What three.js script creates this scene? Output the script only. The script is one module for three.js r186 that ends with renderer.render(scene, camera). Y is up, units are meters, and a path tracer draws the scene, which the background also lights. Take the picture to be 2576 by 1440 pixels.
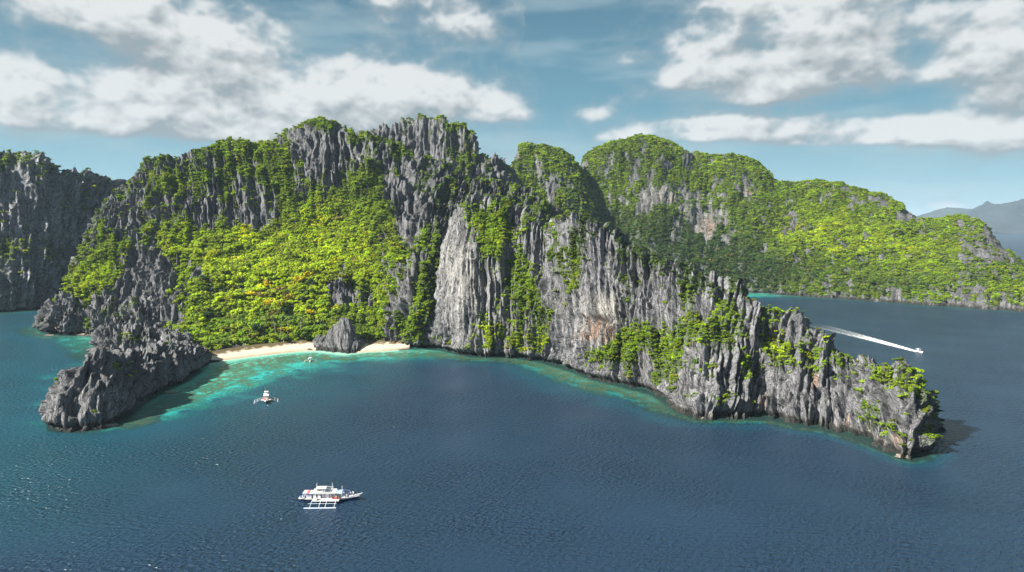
import * as THREE from 'three';
import { mergeGeometries, toCreasedNormals } from 'three/addons/utils/BufferGeometryUtils.js';
import { MarchingCubes } from 'three/addons/objects/MarchingCubes.js';
import { createNoise3D, createNoise2D } from 'simplex-noise';

// ------------------------------------------------------------------ camera, light, exposure
const scene = new THREE.Scene();
const CAM_H = 100, F = 1718, CX = 1288, CY = 720, PITCH = -5.15 * Math.PI / 180;   // a 24 mm drone lens; survey sheet 2576 x 1440
const camera = new THREE.PerspectiveCamera(2 * Math.atan(CY / F) * 180 / Math.PI, 1024 / 572, 1, 120000);
camera.position.set(0, CAM_H, 0);
camera.rotation.set(PITCH, 0, 0);
scene.add(camera);
const EXPOSURE = 2.8;
const SUN = new THREE.Vector3(-0.73, 0.61, 0.29).normalize();
const sun = new THREE.DirectionalLight(new THREE.Color(1.0, 0.95, 0.85), 5.0);
sun.position.copy(SUN).multiplyScalar(1500).add(new THREE.Vector3(0, 0, -700));
sun.target.position.set(0, 0, -700);
sun.castShadow = true; sun.shadow.radius = 3.5;
sun.shadow.mapSize.set(4096, 4096);
Object.assign(sun.shadow.camera, { left: -1000, right: 1000, top: 900, bottom: -900, near: 10, far: 4000 });
scene.add(sun, sun.target);
scene.fog = new THREE.FogExp2(new THREE.Color(0.50, 0.68, 0.86), 0.00004);

const renderer = new THREE.WebGLRenderer({ antialias: true });
renderer.setSize(1024, 572);
renderer.toneMapping = THREE.LinearToneMapping;
renderer.toneMappingExposure = EXPOSURE;
renderer.shadowMap.enabled = true;

// ------------------------------------------------------------------ helpers
function rngOf(seed) { let s = seed | 0; return () => { s = (s + 0x6d2b79f5) | 0; let t = Math.imul(s ^ (s >>> 15), 1 | s); t = (t + Math.imul(t ^ (t >>> 7), 61 | t)) ^ t; return ((t ^ (t >>> 14)) >>> 0) / 4294967296; }; }
const rnd = rngOf(77);
const N3 = createNoise3D(rngOf(11)), M3 = createNoise3D(rngOf(12)), N2 = createNoise2D(rngOf(13));
const clamp = (x, a = 0, b = 1) => Math.min(b, Math.max(a, x));
const smooth = (a, b, x) => { const t = clamp((x - a) / (b - a)); return t * t * (3 - 2 * t); };
const mix = (a, b, t) => a + (b - a) * t;
const mix3 = (a, b, t) => [mix(a[0], b[0], t), mix(a[1], b[1], t), mix(a[2], b[2], t)];
const fbm = (x, y, z, o = 4) => { let s = 0, a = 0.5, f = 1; for (let i = 0; i < o; i++) { s += a * N3(x * f, y * f, z * f); a *= 0.5; f *= 2.03; } return s; };
const V = (x, y, z) => new THREE.Vector3(x, y, z);
const cp = Math.cos(PITCH), sp = Math.sin(PITCH);
function ray(px, py) { const x = (px - CX) / F, y = -(py - CY) / F; return [x, y * cp + sp, y * sp - cp]; }
function at(px, py, d) { const r = ray(px, py), k = d / -r[2]; return V(r[0] * k, CAM_H + r[1] * k, -d); }
function onLevel(px, py, h = 0) { const r = ray(px, py), k = (h - CAM_H) / r[1]; return V(r[0] * k, h, r[2] * k); }
const spot = (c) => (c.length === 2 ? onLevel(c[0], c[1], 0) : c.length === 4 ? onLevel(c[0], c[1], c[3]) : at(c[0], c[1], c[2]));
function survey(x, y, z) { const dy = y - CAM_H, Y = dy * cp - z * -sp, Z = dy * sp * -1 + z * cp; const yy = dy * cp + z * sp, zz = -dy * sp + z * cp; return [CX + F * x / -zz, CY - F * yy / -zz, -zz]; }
const blobs = (list, x, y) => { let s = 0; for (const b of list) { const dx = (x - b[0]) / b[2], dy = (y - b[1]) / b[3], q = dx * dx + dy * dy; if (q < 6) s += b[4] * Math.exp(-q); } return s; };

const taken = new Map();
function numbered(n) { const k = taken.get(n) ?? 0; taken.set(n, k + 1); return k ? n + '_' + String(k).padStart(3, '0') : n; }
function tag(o, label, category, group, kind) { o.userData.label = label; if (category) o.userData.category = category; if (group) o.userData.group = group; if (kind) o.userData.kind = kind; return o; }
function meshOf(name, geometry, material, parent = scene) {
  const m = new THREE.Mesh(geometry, material);
  m.name = parent === scene ? numbered(name) : name; m.castShadow = m.receiveShadow = true; parent.add(m); return m;
}
function thing(name, label, category, p, turn = 0, group) {
  const g = new THREE.Group(); g.name = numbered(name); g.position.copy(p); g.rotation.y = turn; scene.add(g); return tag(g, label, category, group);
}
const rgb = (r, g, b) => new THREE.Color().setRGB(r, g, b);
const std = (c, roughness = 0.8, extra = {}) => new THREE.MeshStandardMaterial({ color: rgb(...c), roughness, ...extra });

// ------------------------------------------------------------------ sky: air and clouds
function makeSky() {
  const W = 4096, H = 2048, data = new Float32Array(W * H * 4);
  const ang = (px, py) => { const r = ray(px, py), l = Math.hypot(...r); return [Math.atan2(r[0], -r[2]), Math.asin(r[1] / l)]; };
  const S = 1 / F;
  // cumulus masses in view: [px, py, half width, half height, strength]
  const list = [
    [330, 40, 190, 60, 1.2], [480, 85, 170, 65, 1.2], [590, 140, 110, 60, 1.0], [220, 5, 110, 30, .8], [640, 60, 70, 60, .45],
    [430, 225, 95, 60, 1.25], [560, 245, 190, 65, 1.25], [760, 235, 130, 60, 1.15], [930, 245, 150, 70, 1.25], [1110, 245, 130, 62, 1.2], [1245, 280, 85, 36, 1.1], [420, 310, 190, 42, 1.1], [700, 310, 260, 45, 1.0], [620, 345, 260, 16, .6],
    [70, 215, 120, 48, 1.05], [0, 190, 60, 40, .6], [130, 305, 140, 28, .95], [240, 320, 60, 25, .7],
    [1130, 30, 75, 60, .85], [1210, 70, 60, 60, .5], [880, 160, 45, 22, .55], [950, 40, 160, 40, .25],
    [1800, 160, 105, 70, 1.0], [1900, 195, 150, 52, 1.1], [1725, 115, 45, 50, .85], [2000, 215, 85, 34, .85], [1985, 60, 170, 70, .85], [2140, 80, 150, 75, .85], [2080, 0, 260, 36, .85], [1850, 10, 120, 26, .6], [1000, 0, 160, 22, .55], [2450, 20, 140, 26, .55], [1780, 345, 260, 12, .75], [2250, 348, 330, 12, .8], [1700, 190, 50, 34, .75], [1890, 250, 100, 18, .6],
    [1575, 150, 48, 32, .72], [2220, 190, 70, 36, .72], [2140, 165, 40, 45, .5],
    [1500, 287, 52, 24, .95], [1565, 340, 70, 20, .8], [1690, 322, 85, 26, 1.1], [1840, 320, 100, 36, 1.1], [1970, 330, 110, 24, 1.1], [2075, 315, 65, 40, 1.1], [2190, 332, 100, 28, 1.05], [2270, 335, 60, 22, .95], [2330, 328, 80, 34, 1.0], [2420, 335, 60, 24, .85], [2530, 335, 100, 30, 1.0], [2640, 330, 120, 55, 1.0],
    [2520, 95, 60, 40, .95], [2440, 140, 70, 40, .72], [2360, 185, 50, 28, .6], [2570, 215, 60, 50, 1.05], [2330, 80, 45, 34, .55], [2480, 260, 60, 30, .6], [2560, 40, 90, 50, .5], [2680, 170, 120, 90, 1.0],
    [2400, 520, 60, 12, .8], [2450, 85, 20, 8, .3], [1250, 400, 60, 14, .35],
  ].map(([x, y, w, h, s]) => [...ang(x, y), w * S, h * S, s]);
  const flat = (a, e) => { let s = 0; for (const b of list) { const dx = (a - b[0]) / b[2]; if (dx > 2.3 || dx < -2.3) continue; let dy = (e - b[1]) / b[3]; if (dy < 0) dy *= 1.25; const q = dx * dx + dy * dy; if (q < 5.3) s += b[4] * Math.exp(-q); } return s; };
  const noise = (a, e, o) => { const x = Math.sin(a) * Math.cos(e), z = -Math.cos(a) * Math.cos(e), y = Math.sin(e) * 1.5; let s = 0, k = 0.5, f = 7; for (let i = 0; i < o; i++) { s += k * N3(x * f + 3, y * f, z * f); k *= 0.55; f *= 2.1; } if (o > 4) s += 0.10 * (1 - 2.4 * Math.abs(M3(x * 17, y * 17, z * 17))) + 0.075 * (1 - 2.4 * Math.abs(M3(x * 39, y * 39, z * 39 + 5))); return s; };
  const density = (a, e, o) => {
    const front = smooth(0.95, 0.72, Math.abs(a)) * smooth(0.62, 0.42, e);
    let m = flat(a, e);
    if (m > 0.85) m = 0.85 + (m - 0.85) * 0.3;
    if (front < 1) { const k = 1.1 / (Math.max(e, 0.02) + 0.25); const g = N3(Math.sin(a) * k * 1.3, 9.1, Math.cos(a) * k * 1.3) * 0.9 + N3(Math.sin(a) * k * 3.1, 4.1, Math.cos(a) * k * 3.1) * 0.4; m += (1 - front) * Math.max(0, g * 1.3 + 0.25) * smooth(0.0, 0.1, e); }
    return m - 0.45 + noise(a, e, o) * 0.70;
  };
  const hor = [0.47, 0.69, 0.74], low = [0.31, 0.56, 0.66], mid = [0.155, 0.355, 0.47], top = [0.078, 0.185, 0.285], zen = [0.05, 0.125, 0.21];
  for (let j = 0; j < H; j++) {
    const e = ((j + 0.5) / H - 0.5) * Math.PI;
    for (let i = 0; i < W; i++) {
      const a = ((i + 0.5) / W - 0.25) * 2 * Math.PI;      // the column at a quarter looks along -z
      const aa = a > Math.PI ? a - 2 * Math.PI : a, o = (j * W + i) * 4;
      let c;
      if (e < -0.03) c = [0.2, 0.3, 0.36];
      else {
        const k = Math.max(e, 0);
        c = k < 0.06 ? mix3(hor, low, k / 0.06) : k < 0.17 ? mix3(low, mid, (k - 0.06) / 0.11) : k < 0.36 ? mix3(mid, top, (k - 0.17) / 0.19) : mix3(top, zen, clamp((k - 0.36) / 0.8));
        // thin high veil in streaks
        const ci = smooth(0.05, 0.75, fbm(Math.sin(aa) * 3.2 + 4, e * 16, Math.cos(aa) * 3.2, 4) + 0.12) * 0.38 * smooth(0.0, 0.05, k);
        c = mix3(c, [0.5, 0.64, 0.68], ci);
        const rough = flat(aa, e), front = Math.abs(aa) < 0.95 && e < 0.62;
        if (rough > 0.02 || !(front && Math.abs(aa) < 0.7 && e < 0.42)) {
          const d = density(aa, e, 6);
          if (d > -0.5) {
            const up = density(aa - 0.008, e + 0.014, 6), up2 = density(aa - 0.02, e + 0.055, 3);
            c = mix3(c, [0.36, 0.45, 0.49], 0.34 * smooth(-0.5, 0.05, d) * smooth(0.0, 0.03, k));
            const alpha = smooth(-0.12, 0.55, d) * smooth(0.0, 0.03, k);
            let lit = 0.50 + (d - up) * 1.0 + (d - up2) * 0.55 + 0.4 * noise(aa * 1.7 + 2, e * 2.2 + 0.3, 5);
            lit = clamp(lit - smooth(0.16, 0.36, k) * 0.26, 0.1, 1);
            const cl = mix3([0.29, 0.345, 0.375], [0.80, 0.825, 0.825], lit);
            c = mix3(c, cl, alpha * 0.97);
          }
        }
      }
      data[o] = c[0] / EXPOSURE; data[o + 1] = c[1] / EXPOSURE; data[o + 2] = c[2] / EXPOSURE; data[o + 3] = 1;
    }
  }
  const t = new THREE.DataTexture(data, W, H, THREE.RGBAFormat, THREE.FloatType);
  t.mapping = THREE.EquirectangularReflectionMapping; t.magFilter = THREE.LinearFilter; t.needsUpdate = true;
  return t;
}
scene.background = makeSky();
scene.environment = scene.background;

// ------------------------------------------------------------------ limestone: lofted massifs with ribs, ledges and pinnacles
function stoneTexture(n) {      // streaks, cracks and pits of weathered limestone; 40 m wide, 60 m high, tiles
  const f = (u, v) => {
    const a = N2(u * 17, v * 3), b = N2(u * 38 + 9, v * 7), c = N2(u * 80, v * 20 + 5), e = N2(u * 40 + 50, v * 50), k = 1 - Math.abs(N2(u * 11 + 1.2 * N2(u * 6, v * 9), v * 2.2 + 20)), k2 = 1 - Math.abs(N2(u * 27 + 30 + 1.2 * N2(u * 9, v * 14), v * 6)), k3 = 1 - Math.abs(N2(u * 9 + 70, v * 16 + 3 * N2(u * 5, v * 5)));
    return 0.72 + 0.15 * a + 0.17 * b + 0.14 * c + 0.07 * e - 0.55 * smooth(0.80, 0.96, k) - 0.42 * smooth(0.76, 0.96, k2) - 0.2 * smooth(0.9, 1, k3);
  };
  const d = new Uint8Array(n * n * 4);
  for (let j = 0; j < n; j++) for (let i = 0; i < n; i++) {
    const u = i / n, v = j / n, wu = smooth(0.75, 1, u), wv = smooth(0.75, 1, v);
    let h = f(u, v); if (wu > 0) h = mix(h, f(u - 1, v), wu); if (wv > 0) { let g = f(u, v - 1); if (wu > 0) g = mix(g, f(u - 1, v - 1), wu); h = mix(h, g, wv); }
    const o = (j * n + i) * 4; d[o] = d[o + 1] = d[o + 2] = 255 * clamp(h, 0.12, 1); d[o + 3] = 255;
  }
  const t = new THREE.DataTexture(d, n, n); t.wrapS = t.wrapT = THREE.RepeatWrapping; t.magFilter = THREE.LinearFilter; t.needsUpdate = true; return t;
}
const stoneTex = stoneTexture(1024);
const rockMat = new THREE.MeshStandardMaterial({ vertexColors: true, roughness: 0.95, map: stoneTex, bumpMap: stoneTex, bumpScale: 0.5 });
const rib = (x, y, z) => 1 - 2 * Math.abs(N3(x, y, z));
const rib2 = (x, y, z) => 1 - 2 * Math.abs(M3(x, y, z));
function catmull(p, t) {      // p: array of Vector3, t in [0, n-1]
  const n = p.length, i = Math.min(n - 2, Math.floor(t)), f = t - i;
  const a = p[Math.max(0, i - 1)], b = p[i], c = p[i + 1], d = p[Math.min(n - 1, i + 2)], o = V(0, 0, 0), f2 = f * f, f3 = f2 * f;
  for (const k of ['x', 'y', 'z']) o[k] = 0.5 * (2 * b[k] + (c[k] - a[k]) * f + (2 * a[k] - 5 * b[k] + 4 * c[k] - d[k]) * f2 + (3 * b[k] - a[k] - 3 * c[k] + d[k]) * f3);
  return o;
}
function resample(points, step, loose) {       // parameters along a row so that spacing is about step metres
  const t = [0]; let acc = 0;
  for (let i = 0; i + 1 < points.length; i++) { const l = points[i].distanceTo(points[i + 1]), n = Math.max(1, Math.round(l / step)); for (let k = 1; k <= n; k++) t.push(i + k / n); }
  return t;
}
function loft(o) {
  const { cols, du, dv, back = 60, backStep = 3, ampBig = 6, amp = 1, notch = 0, stretch = 9, scale = 1 } = o;
  const pts = cols.map((col) => {
    const sq = o.squash ?? [], p = col.map((c, k) => spot(k === col.length - 1 && o.drop ? [c[0], c[1] + o.drop, ...c.slice(2)] : c)), base = p[0].clone();
    for (let k = 1, d0 = -base.z, prev = d0; k < col.length; k++) { const d = p[k].z * -1; const nd = d0 + Math.max(0.5, d - prev) * (sq[k - 1] ?? 1); if (nd !== d) p[k] = at(col[k][0], col[k][1] + (k === col.length - 1 ? o.drop ?? 0 : 0), nd); prev = d; d0 = nd; }
    const ridge = p[p.length - 1];
    const away = V(ridge.x - base.x, 0, ridge.z - base.z).normalize();
    const bd = typeof back === 'function' ? back(col[0][0]) : back;
    p.unshift(V(base.x - away.x * 1.5, Math.min(base.y, 0) - 6, base.z - away.z * 1.5));
    p.push(V(ridge.x + away.x * bd * 0.35, ridge.y * 0.93 - 1, ridge.z + away.z * bd * 0.35), V(ridge.x + away.x * bd * 0.75, ridge.y * 0.5 - 2, ridge.z + away.z * bd * 0.75), V(ridge.x + away.x * bd, -6, ridge.z + away.z * bd));
    return p;
  });
  const K = pts[0].length, front = K - 4, midRow = pts.map((p) => p[Math.min(2, K - 1)]);
  const midCol = pts[Math.floor(pts.length / 2)];
  const us = resample(midRow, du);
  const avg = []; for (let k = 0; k + 1 < K; k++) avg.push(pts.reduce((s, p) => s + p[k].distanceTo(p[k + 1]), 0) / pts.length);
  const vs = [0]; for (let k = 0; k + 1 < K; k++) { const st = k >= front ? backStep : k === 0 ? 3 : dv, n = Math.max(1, Math.round(avg[k] / st)); for (let i = 1; i <= n; i++) vs.push(k + i / n); }
  const Sarc = us.map((u) => { const i = Math.min(pts.length - 2, Math.floor(u)); let a = 0; for (let k = 0; k < i; k++) a += midRow[k].distanceTo(midRow[k + 1]); return a + (u - i) * midRow[i].distanceTo(midRow[i + 1]); });
  const Tarc = vs.map((v) => { const i = Math.min(K - 2, Math.floor(v)); let a = 0; for (let k = 0; k < i; k++) a += avg[k]; return a + (v - i) * avg[i]; }), seed = (o.seed ?? 0) * 31.7;
  const nu = us.length, nv = vs.length, P = new Float32Array(nu * nv * 3);
  us.forEach((u, i) => {
    const col = []; for (let k = 0; k < K; k++) col.push(catmull(pts.map((p) => p[k]), u));
    vs.forEach((v, j) => { const p = catmull(col, v); p.toArray(P, (i * nv + j) * 3); });
  });
  const Q = new Float32Array(P.length), col = new Float32Array(P.length), Y = new Float32Array(nu * nv), VEG = new Float32Array(nu * nv), SX = new Float32Array(nu * nv), SY = new Float32Array(nu * nv), UV = new Float32Array(nu * nv * 2);
  const g3 = (i, j, A) => { const q = (clamp(i, 0, nu - 1) * nv + clamp(j, 0, nv - 1)) * 3; return [A[q], A[q + 1], A[q + 2]]; };
  const nrm = (i, j, A) => {
    const a = g3(i + 1, j, A), b = g3(i - 1, j, A), c = g3(i, j + 1, A), d = g3(i, j - 1, A);
    const x1 = a[0] - b[0], y1 = a[1] - b[1], z1 = a[2] - b[2], x2 = c[0] - d[0], y2 = c[1] - d[1], z2 = c[2] - d[2];
    const x = y1 * z2 - z1 * y2, y = z1 * x2 - x1 * z2, z = x1 * y2 - y1 * x2, l = Math.hypot(x, y, z) || 1; return [x / l, y / l, z / l];
  };
  for (let i = 0; i < nu; i++) for (let j = 0; j < nv; j++) {
    const q = (i * nv + j) * 3, [x, y, z] = [P[q], P[q + 1], P[q + 2]], n = nrm(i, j, P), s = survey(x, y, z);
    const steep = 1 - Math.max(0, n[1]);
    const soft = o.soft ? o.soft(s[0], s[1], y) : 0;             // 1 = earth-covered slope, 0 = bare karst
    const S = Sarc[i] + 1.8 * N3(x / 30, y / 60, z / 30 + seed) + 0.35 * M3(x / 9, y / 14, z / 9), T = Tarc[j] + 4 * M3(x / 20, 2, z / 20);
    let d = ampBig * fbm(x / 55, y / 75, z / 55, 3);
    const calm = o.calm ? clamp(o.calm(s[0], s[1])) : 0, gate = 0.55 + 0.6 * smooth(-0.5, 0.5, N3(S / 18, T / 16, seed + 3));
    const r0 = rib(x / 34, y / 110, z / 34), r1 = rib2(S / 15, T / (15 * stretch), seed), r2 = rib(S / 6.5, T / (6.5 * stretch), seed + 5), v3 = -rib2(S / 3.1, T / (4.5 * stretch), seed + 9), r3 = rib(S / 2.7 + 40, T / (4 * stretch), seed), v4 = -rib(S / 1.3, T / (2.4 * stretch), seed + 2);
    const led = N3(x / 15, y / 5, z / 15), chip = M3(x / 2.6, y / 3.6, z / 2.6), blk = rib2(x / 8, y / 10, z / 8);
    const cr = (1 - Math.abs(N3(S / 8 + 11, T / (8 * stretch), seed + 13))) ** 7, cr2 = (1 - Math.abs(M3(S / 3.6, T / (3.6 * stretch), seed + 17))) ** 6;
    const kar = scale * amp * (1 - soft * 0.75) * (1 - 0.8 * calm);
    d += kar * (3.4 * r0 + 2.9 * r1 + gate * (2.6 * r2 + 1.5 * v3 + 1.1 * r3 + 0.7 * v4) + 0.9 * led * (1 - soft) + 0.35 * chip + (o.blocky ?? 0.4) * blk - 3.2 * cr - 1.6 * cr2);
    const pin = rib(x / 4.2, 7, z / 4.2), pin2 = rib2(x / 10, 3, z / 10);
    let ny = n[1], up = (o.pin ?? 1) * kar * smooth(0.15, 0.75, n[1]) * Math.max(0, 2.0 * pin + 2.4 * pin2) * (1 - soft);
    if (y < 8 && notch) d -= notch * Math.exp(-(((y - 0.7) / 1.7) ** 2)) * (0.7 + 0.5 * N3(x / 14, 3, z / 14)) - notch * 0.35 * Math.exp(-(((y - 4.5) / 2) ** 2));
    if (o.cave) d -= o.cave(s[0], s[1]);
    const lim = y < 0 ? 0.3 : 1;
    Q[q] = x + n[0] * d * lim; Q[q + 1] = y + (ny * d + up) * lim; Q[q + 2] = z + n[2] * d * lim;
  }
  for (let i = 0; i < nu; i++) for (let j = 0; j < nv; j++) {
    const q = (i * nv + j) * 3, id = i * nv + j, x = Q[q], y = Q[q + 1], z = Q[q + 2], n = nrm(i, j, Q), s = survey(x, y, z);
    SX[id] = s[0]; SY[id] = s[1]; Y[id] = n[1]; UV[id * 2] = Sarc[i] / 40 + seed; UV[id * 2 + 1] = Tarc[j] / 60;
    const S = Sarc[i], T = Tarc[j], w = 0.6 * N3(S / 20, T / 60, seed + 20) + 0.45 * M3(S / 8, T / 26, seed + 8) + 0.3 * N3(x / 5, y / 9, z / 5);
    const veg = y > (o.vegFrom ?? 4) ? o.veg(s[0], s[1], n[1], y) + w * (o.vegNoise ?? 0.8) + (n[1] - 0.35) * (o.vegSlope ?? 0.9) : -1;
    VEG[id] = veg;
    // stone: mid grey, weather-streaked, warmer where freshly broken
    const st = N3(S / 4, T / 50, seed), st2 = M3(S / 1.5, T / 18, seed), f = N3(x / 1.3, y / 1.6, z / 1.3), big = fbm(x / 40, y / 50, z / 40, 3);
    let gr = 0.205 + 0.045 * big + 0.05 * st + 0.03 * st2 + 0.02 * f;
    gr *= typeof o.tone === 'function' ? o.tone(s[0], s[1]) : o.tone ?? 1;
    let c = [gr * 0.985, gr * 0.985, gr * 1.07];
    const warm = o.warm ? smooth(0.28, 0.75, o.warm(s[0], s[1]) * (0.8 + 0.9 * st + 0.7 * st2 + 0.4 * f)) : 0, pale = o.pale ? clamp(o.pale(s[0], s[1]) * (0.8 + 0.6 * st)) : 0;
    c = mix3(c, [gr * 1.7, gr * 1.63, gr * 1.52], pale);
    c = mix3(c, [0.40, 0.235, 0.155], warm * 0.75);
    if (y < 5) { const b = smooth(5, 2.2, y); c = mix3(c, [gr * 1.25, gr * 1.1, gr * 1.0], b * 0.7); c = mix3(c, [0.03, 0.03, 0.028], smooth(3.7, 2.3, y + 0.9 * st)); }
    const moss = smooth(0.1, 0.6, veg);
    c = mix3(c, [0.06, 0.105, 0.014], moss * 0.85);
    const lichen = smooth(0.35, 0.9, n[1]) * 0.35 * (1 - moss);
    c = mix3(c, [0.06, 0.066, 0.045], lichen);
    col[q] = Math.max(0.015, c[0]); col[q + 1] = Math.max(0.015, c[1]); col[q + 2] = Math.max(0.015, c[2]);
  }
  const idx = new Uint32Array((nu - 1) * (nv - 1) * 6); let t = 0;
  for (let i = 0; i + 1 < nu; i++) for (let j = 0; j + 1 < nv; j++) { const a = i * nv + j, b = a + nv; idx.set([a, b, b + 1, a, b + 1, a + 1], t); t += 6; }
  const g = new THREE.BufferGeometry();
  g.setAttribute('position', new THREE.BufferAttribute(Q, 3)); g.setAttribute('color', new THREE.BufferAttribute(col, 3)); g.setAttribute('uv', new THREE.BufferAttribute(UV, 2)); g.setIndex(new THREE.BufferAttribute(idx, 1)); g.computeVertexNormals();
  const m = meshOf(o.name, g, rockMat); tag(m, o.label, o.category, null, o.kind ?? 'structure');
  triangles += idx.length / 3;
  // where plants can stand
  if (o.plants) {
    const { density, size } = o.plants, list = [];
    for (let i = 0; i + 1 < nu; i++) for (let j = 0; j + 1 < nv; j++) {
      const id = i * nv + j, veg = VEG[id]; if (veg < 0.22) continue;
      const q = id * 3, qa = ((i + 1) * nv + j) * 3, qb = q + 3;
      const ax = Q[qa] - Q[q], ay = Q[qa + 1] - Q[q + 1], az = Q[qa + 2] - Q[q + 2], bx = Q[qb] - Q[q], by = Q[qb + 1] - Q[q + 1], bz = Q[qb + 2] - Q[q + 2];
      const area = Math.hypot(ay * bz - az * by, az * bx - ax * bz, ax * by - ay * bx);
      const want = area * density * smooth(0.22, 0.6, veg);
      const cnt = Math.floor(want) + (rnd() < want % 1 ? 1 : 0);
      for (let c = 0; c < cnt; c++) {
        const u = rnd(), v = rnd(), p = [Q[q] + ax * u + bx * v, Q[q + 1] + ay * u + by * v, Q[q + 2] + az * u + bz * v];
        const r = size(SX[id], SY[id], veg) * (0.45 + 0.9 * rnd() * rnd() + 0.9 * rnd() ** 6 + 0.2 * rnd());
        list.push([p[0], p[1], p[2], r, SX[id], SY[id], Y[id]]);
      }
    }
    m.userData.plantSpots = undefined; o.spots = list;
  }
  return o;
}
let triangles = 0;

// ---- the main mountain above the beach
const mainVeg = [
  [640, 700, 190, 110, 1.5], [760, 640, 170, 80, 1.3], [560, 820, 130, 60, 1.4], [700, 820, 150, 60, 1.4], [830, 780, 90, 90, 1.0], [520, 600, 90, 35, .9], [420, 600, 50, 40, .8], [860, 540, 110, 80, 1.0], [900, 620, 70, 60, .8],
  [240, 690, 60, 70, 1.2], [295, 635, 50, 44, 1.0], [180, 750, 60, 40, 1.2], [420, 470, 70, 25, 1.0], [600, 370, 90, 26, .8], [690, 400, 60, 60, .6], [720, 480, 40, 80, .75], [780, 310, 60, 16, .9], [640, 440, 40, 60, .3], [930, 480, 40, 90, .6],
  [960, 560, 30, 80, .5], [1040, 640, 40, 90, .45], [1060, 760, 50, 90, .8], [1000, 820, 30, 40, .6], [560, 470, 50, 40, .3], [480, 440, 80, 18, .7], [880, 350, 60, 14, .5], [960, 700, 30, 90, .6], [940, 800, 40, 60, .8], [1100, 480, 60, 30, .35], [900, 700, 40, 20, .5],
  [370, 720, 65, 85, -2.52], [330, 790, 70, 40, -1.68], [320, 560, 40, 60, -.5], [470, 750, 20, 20, -.6], [560, 530, 90, 60, -0.73], [800, 380, 60, 45, -1.47], [855, 735, 42, 45, -3.15], [1010, 500, 50, 40, -1.05], [1150, 520, 110, 60, -.5], [1020, 700, 30, 60, -1.05], [985, 800, 22, 60, -1.47], [610, 730, 12, 40, -2.52], [700, 790, 20, 12, -1.26], [530, 740, 14, 30, -1.68], [880, 590, 20, 25, -1.68], [740, 560, 14, 20, -1.26], [770, 805, 40, 14, -2.0], [650, 560, 40, 26, -1.2], [870, 660, 16, 20, -1.6], [690, 690, 10, 26, -1.6], [500, 690, 22, 20, -1.6], [930, 760, 14, 50, -1.2], [960, 640, 14, 60, -1.4], [1040, 560, 24, 60, -1.0], [790, 500, 20, 40, -.8], [840, 450, 16, 30, -.8], [450, 810, 26, 18, -1.4],
];
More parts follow.
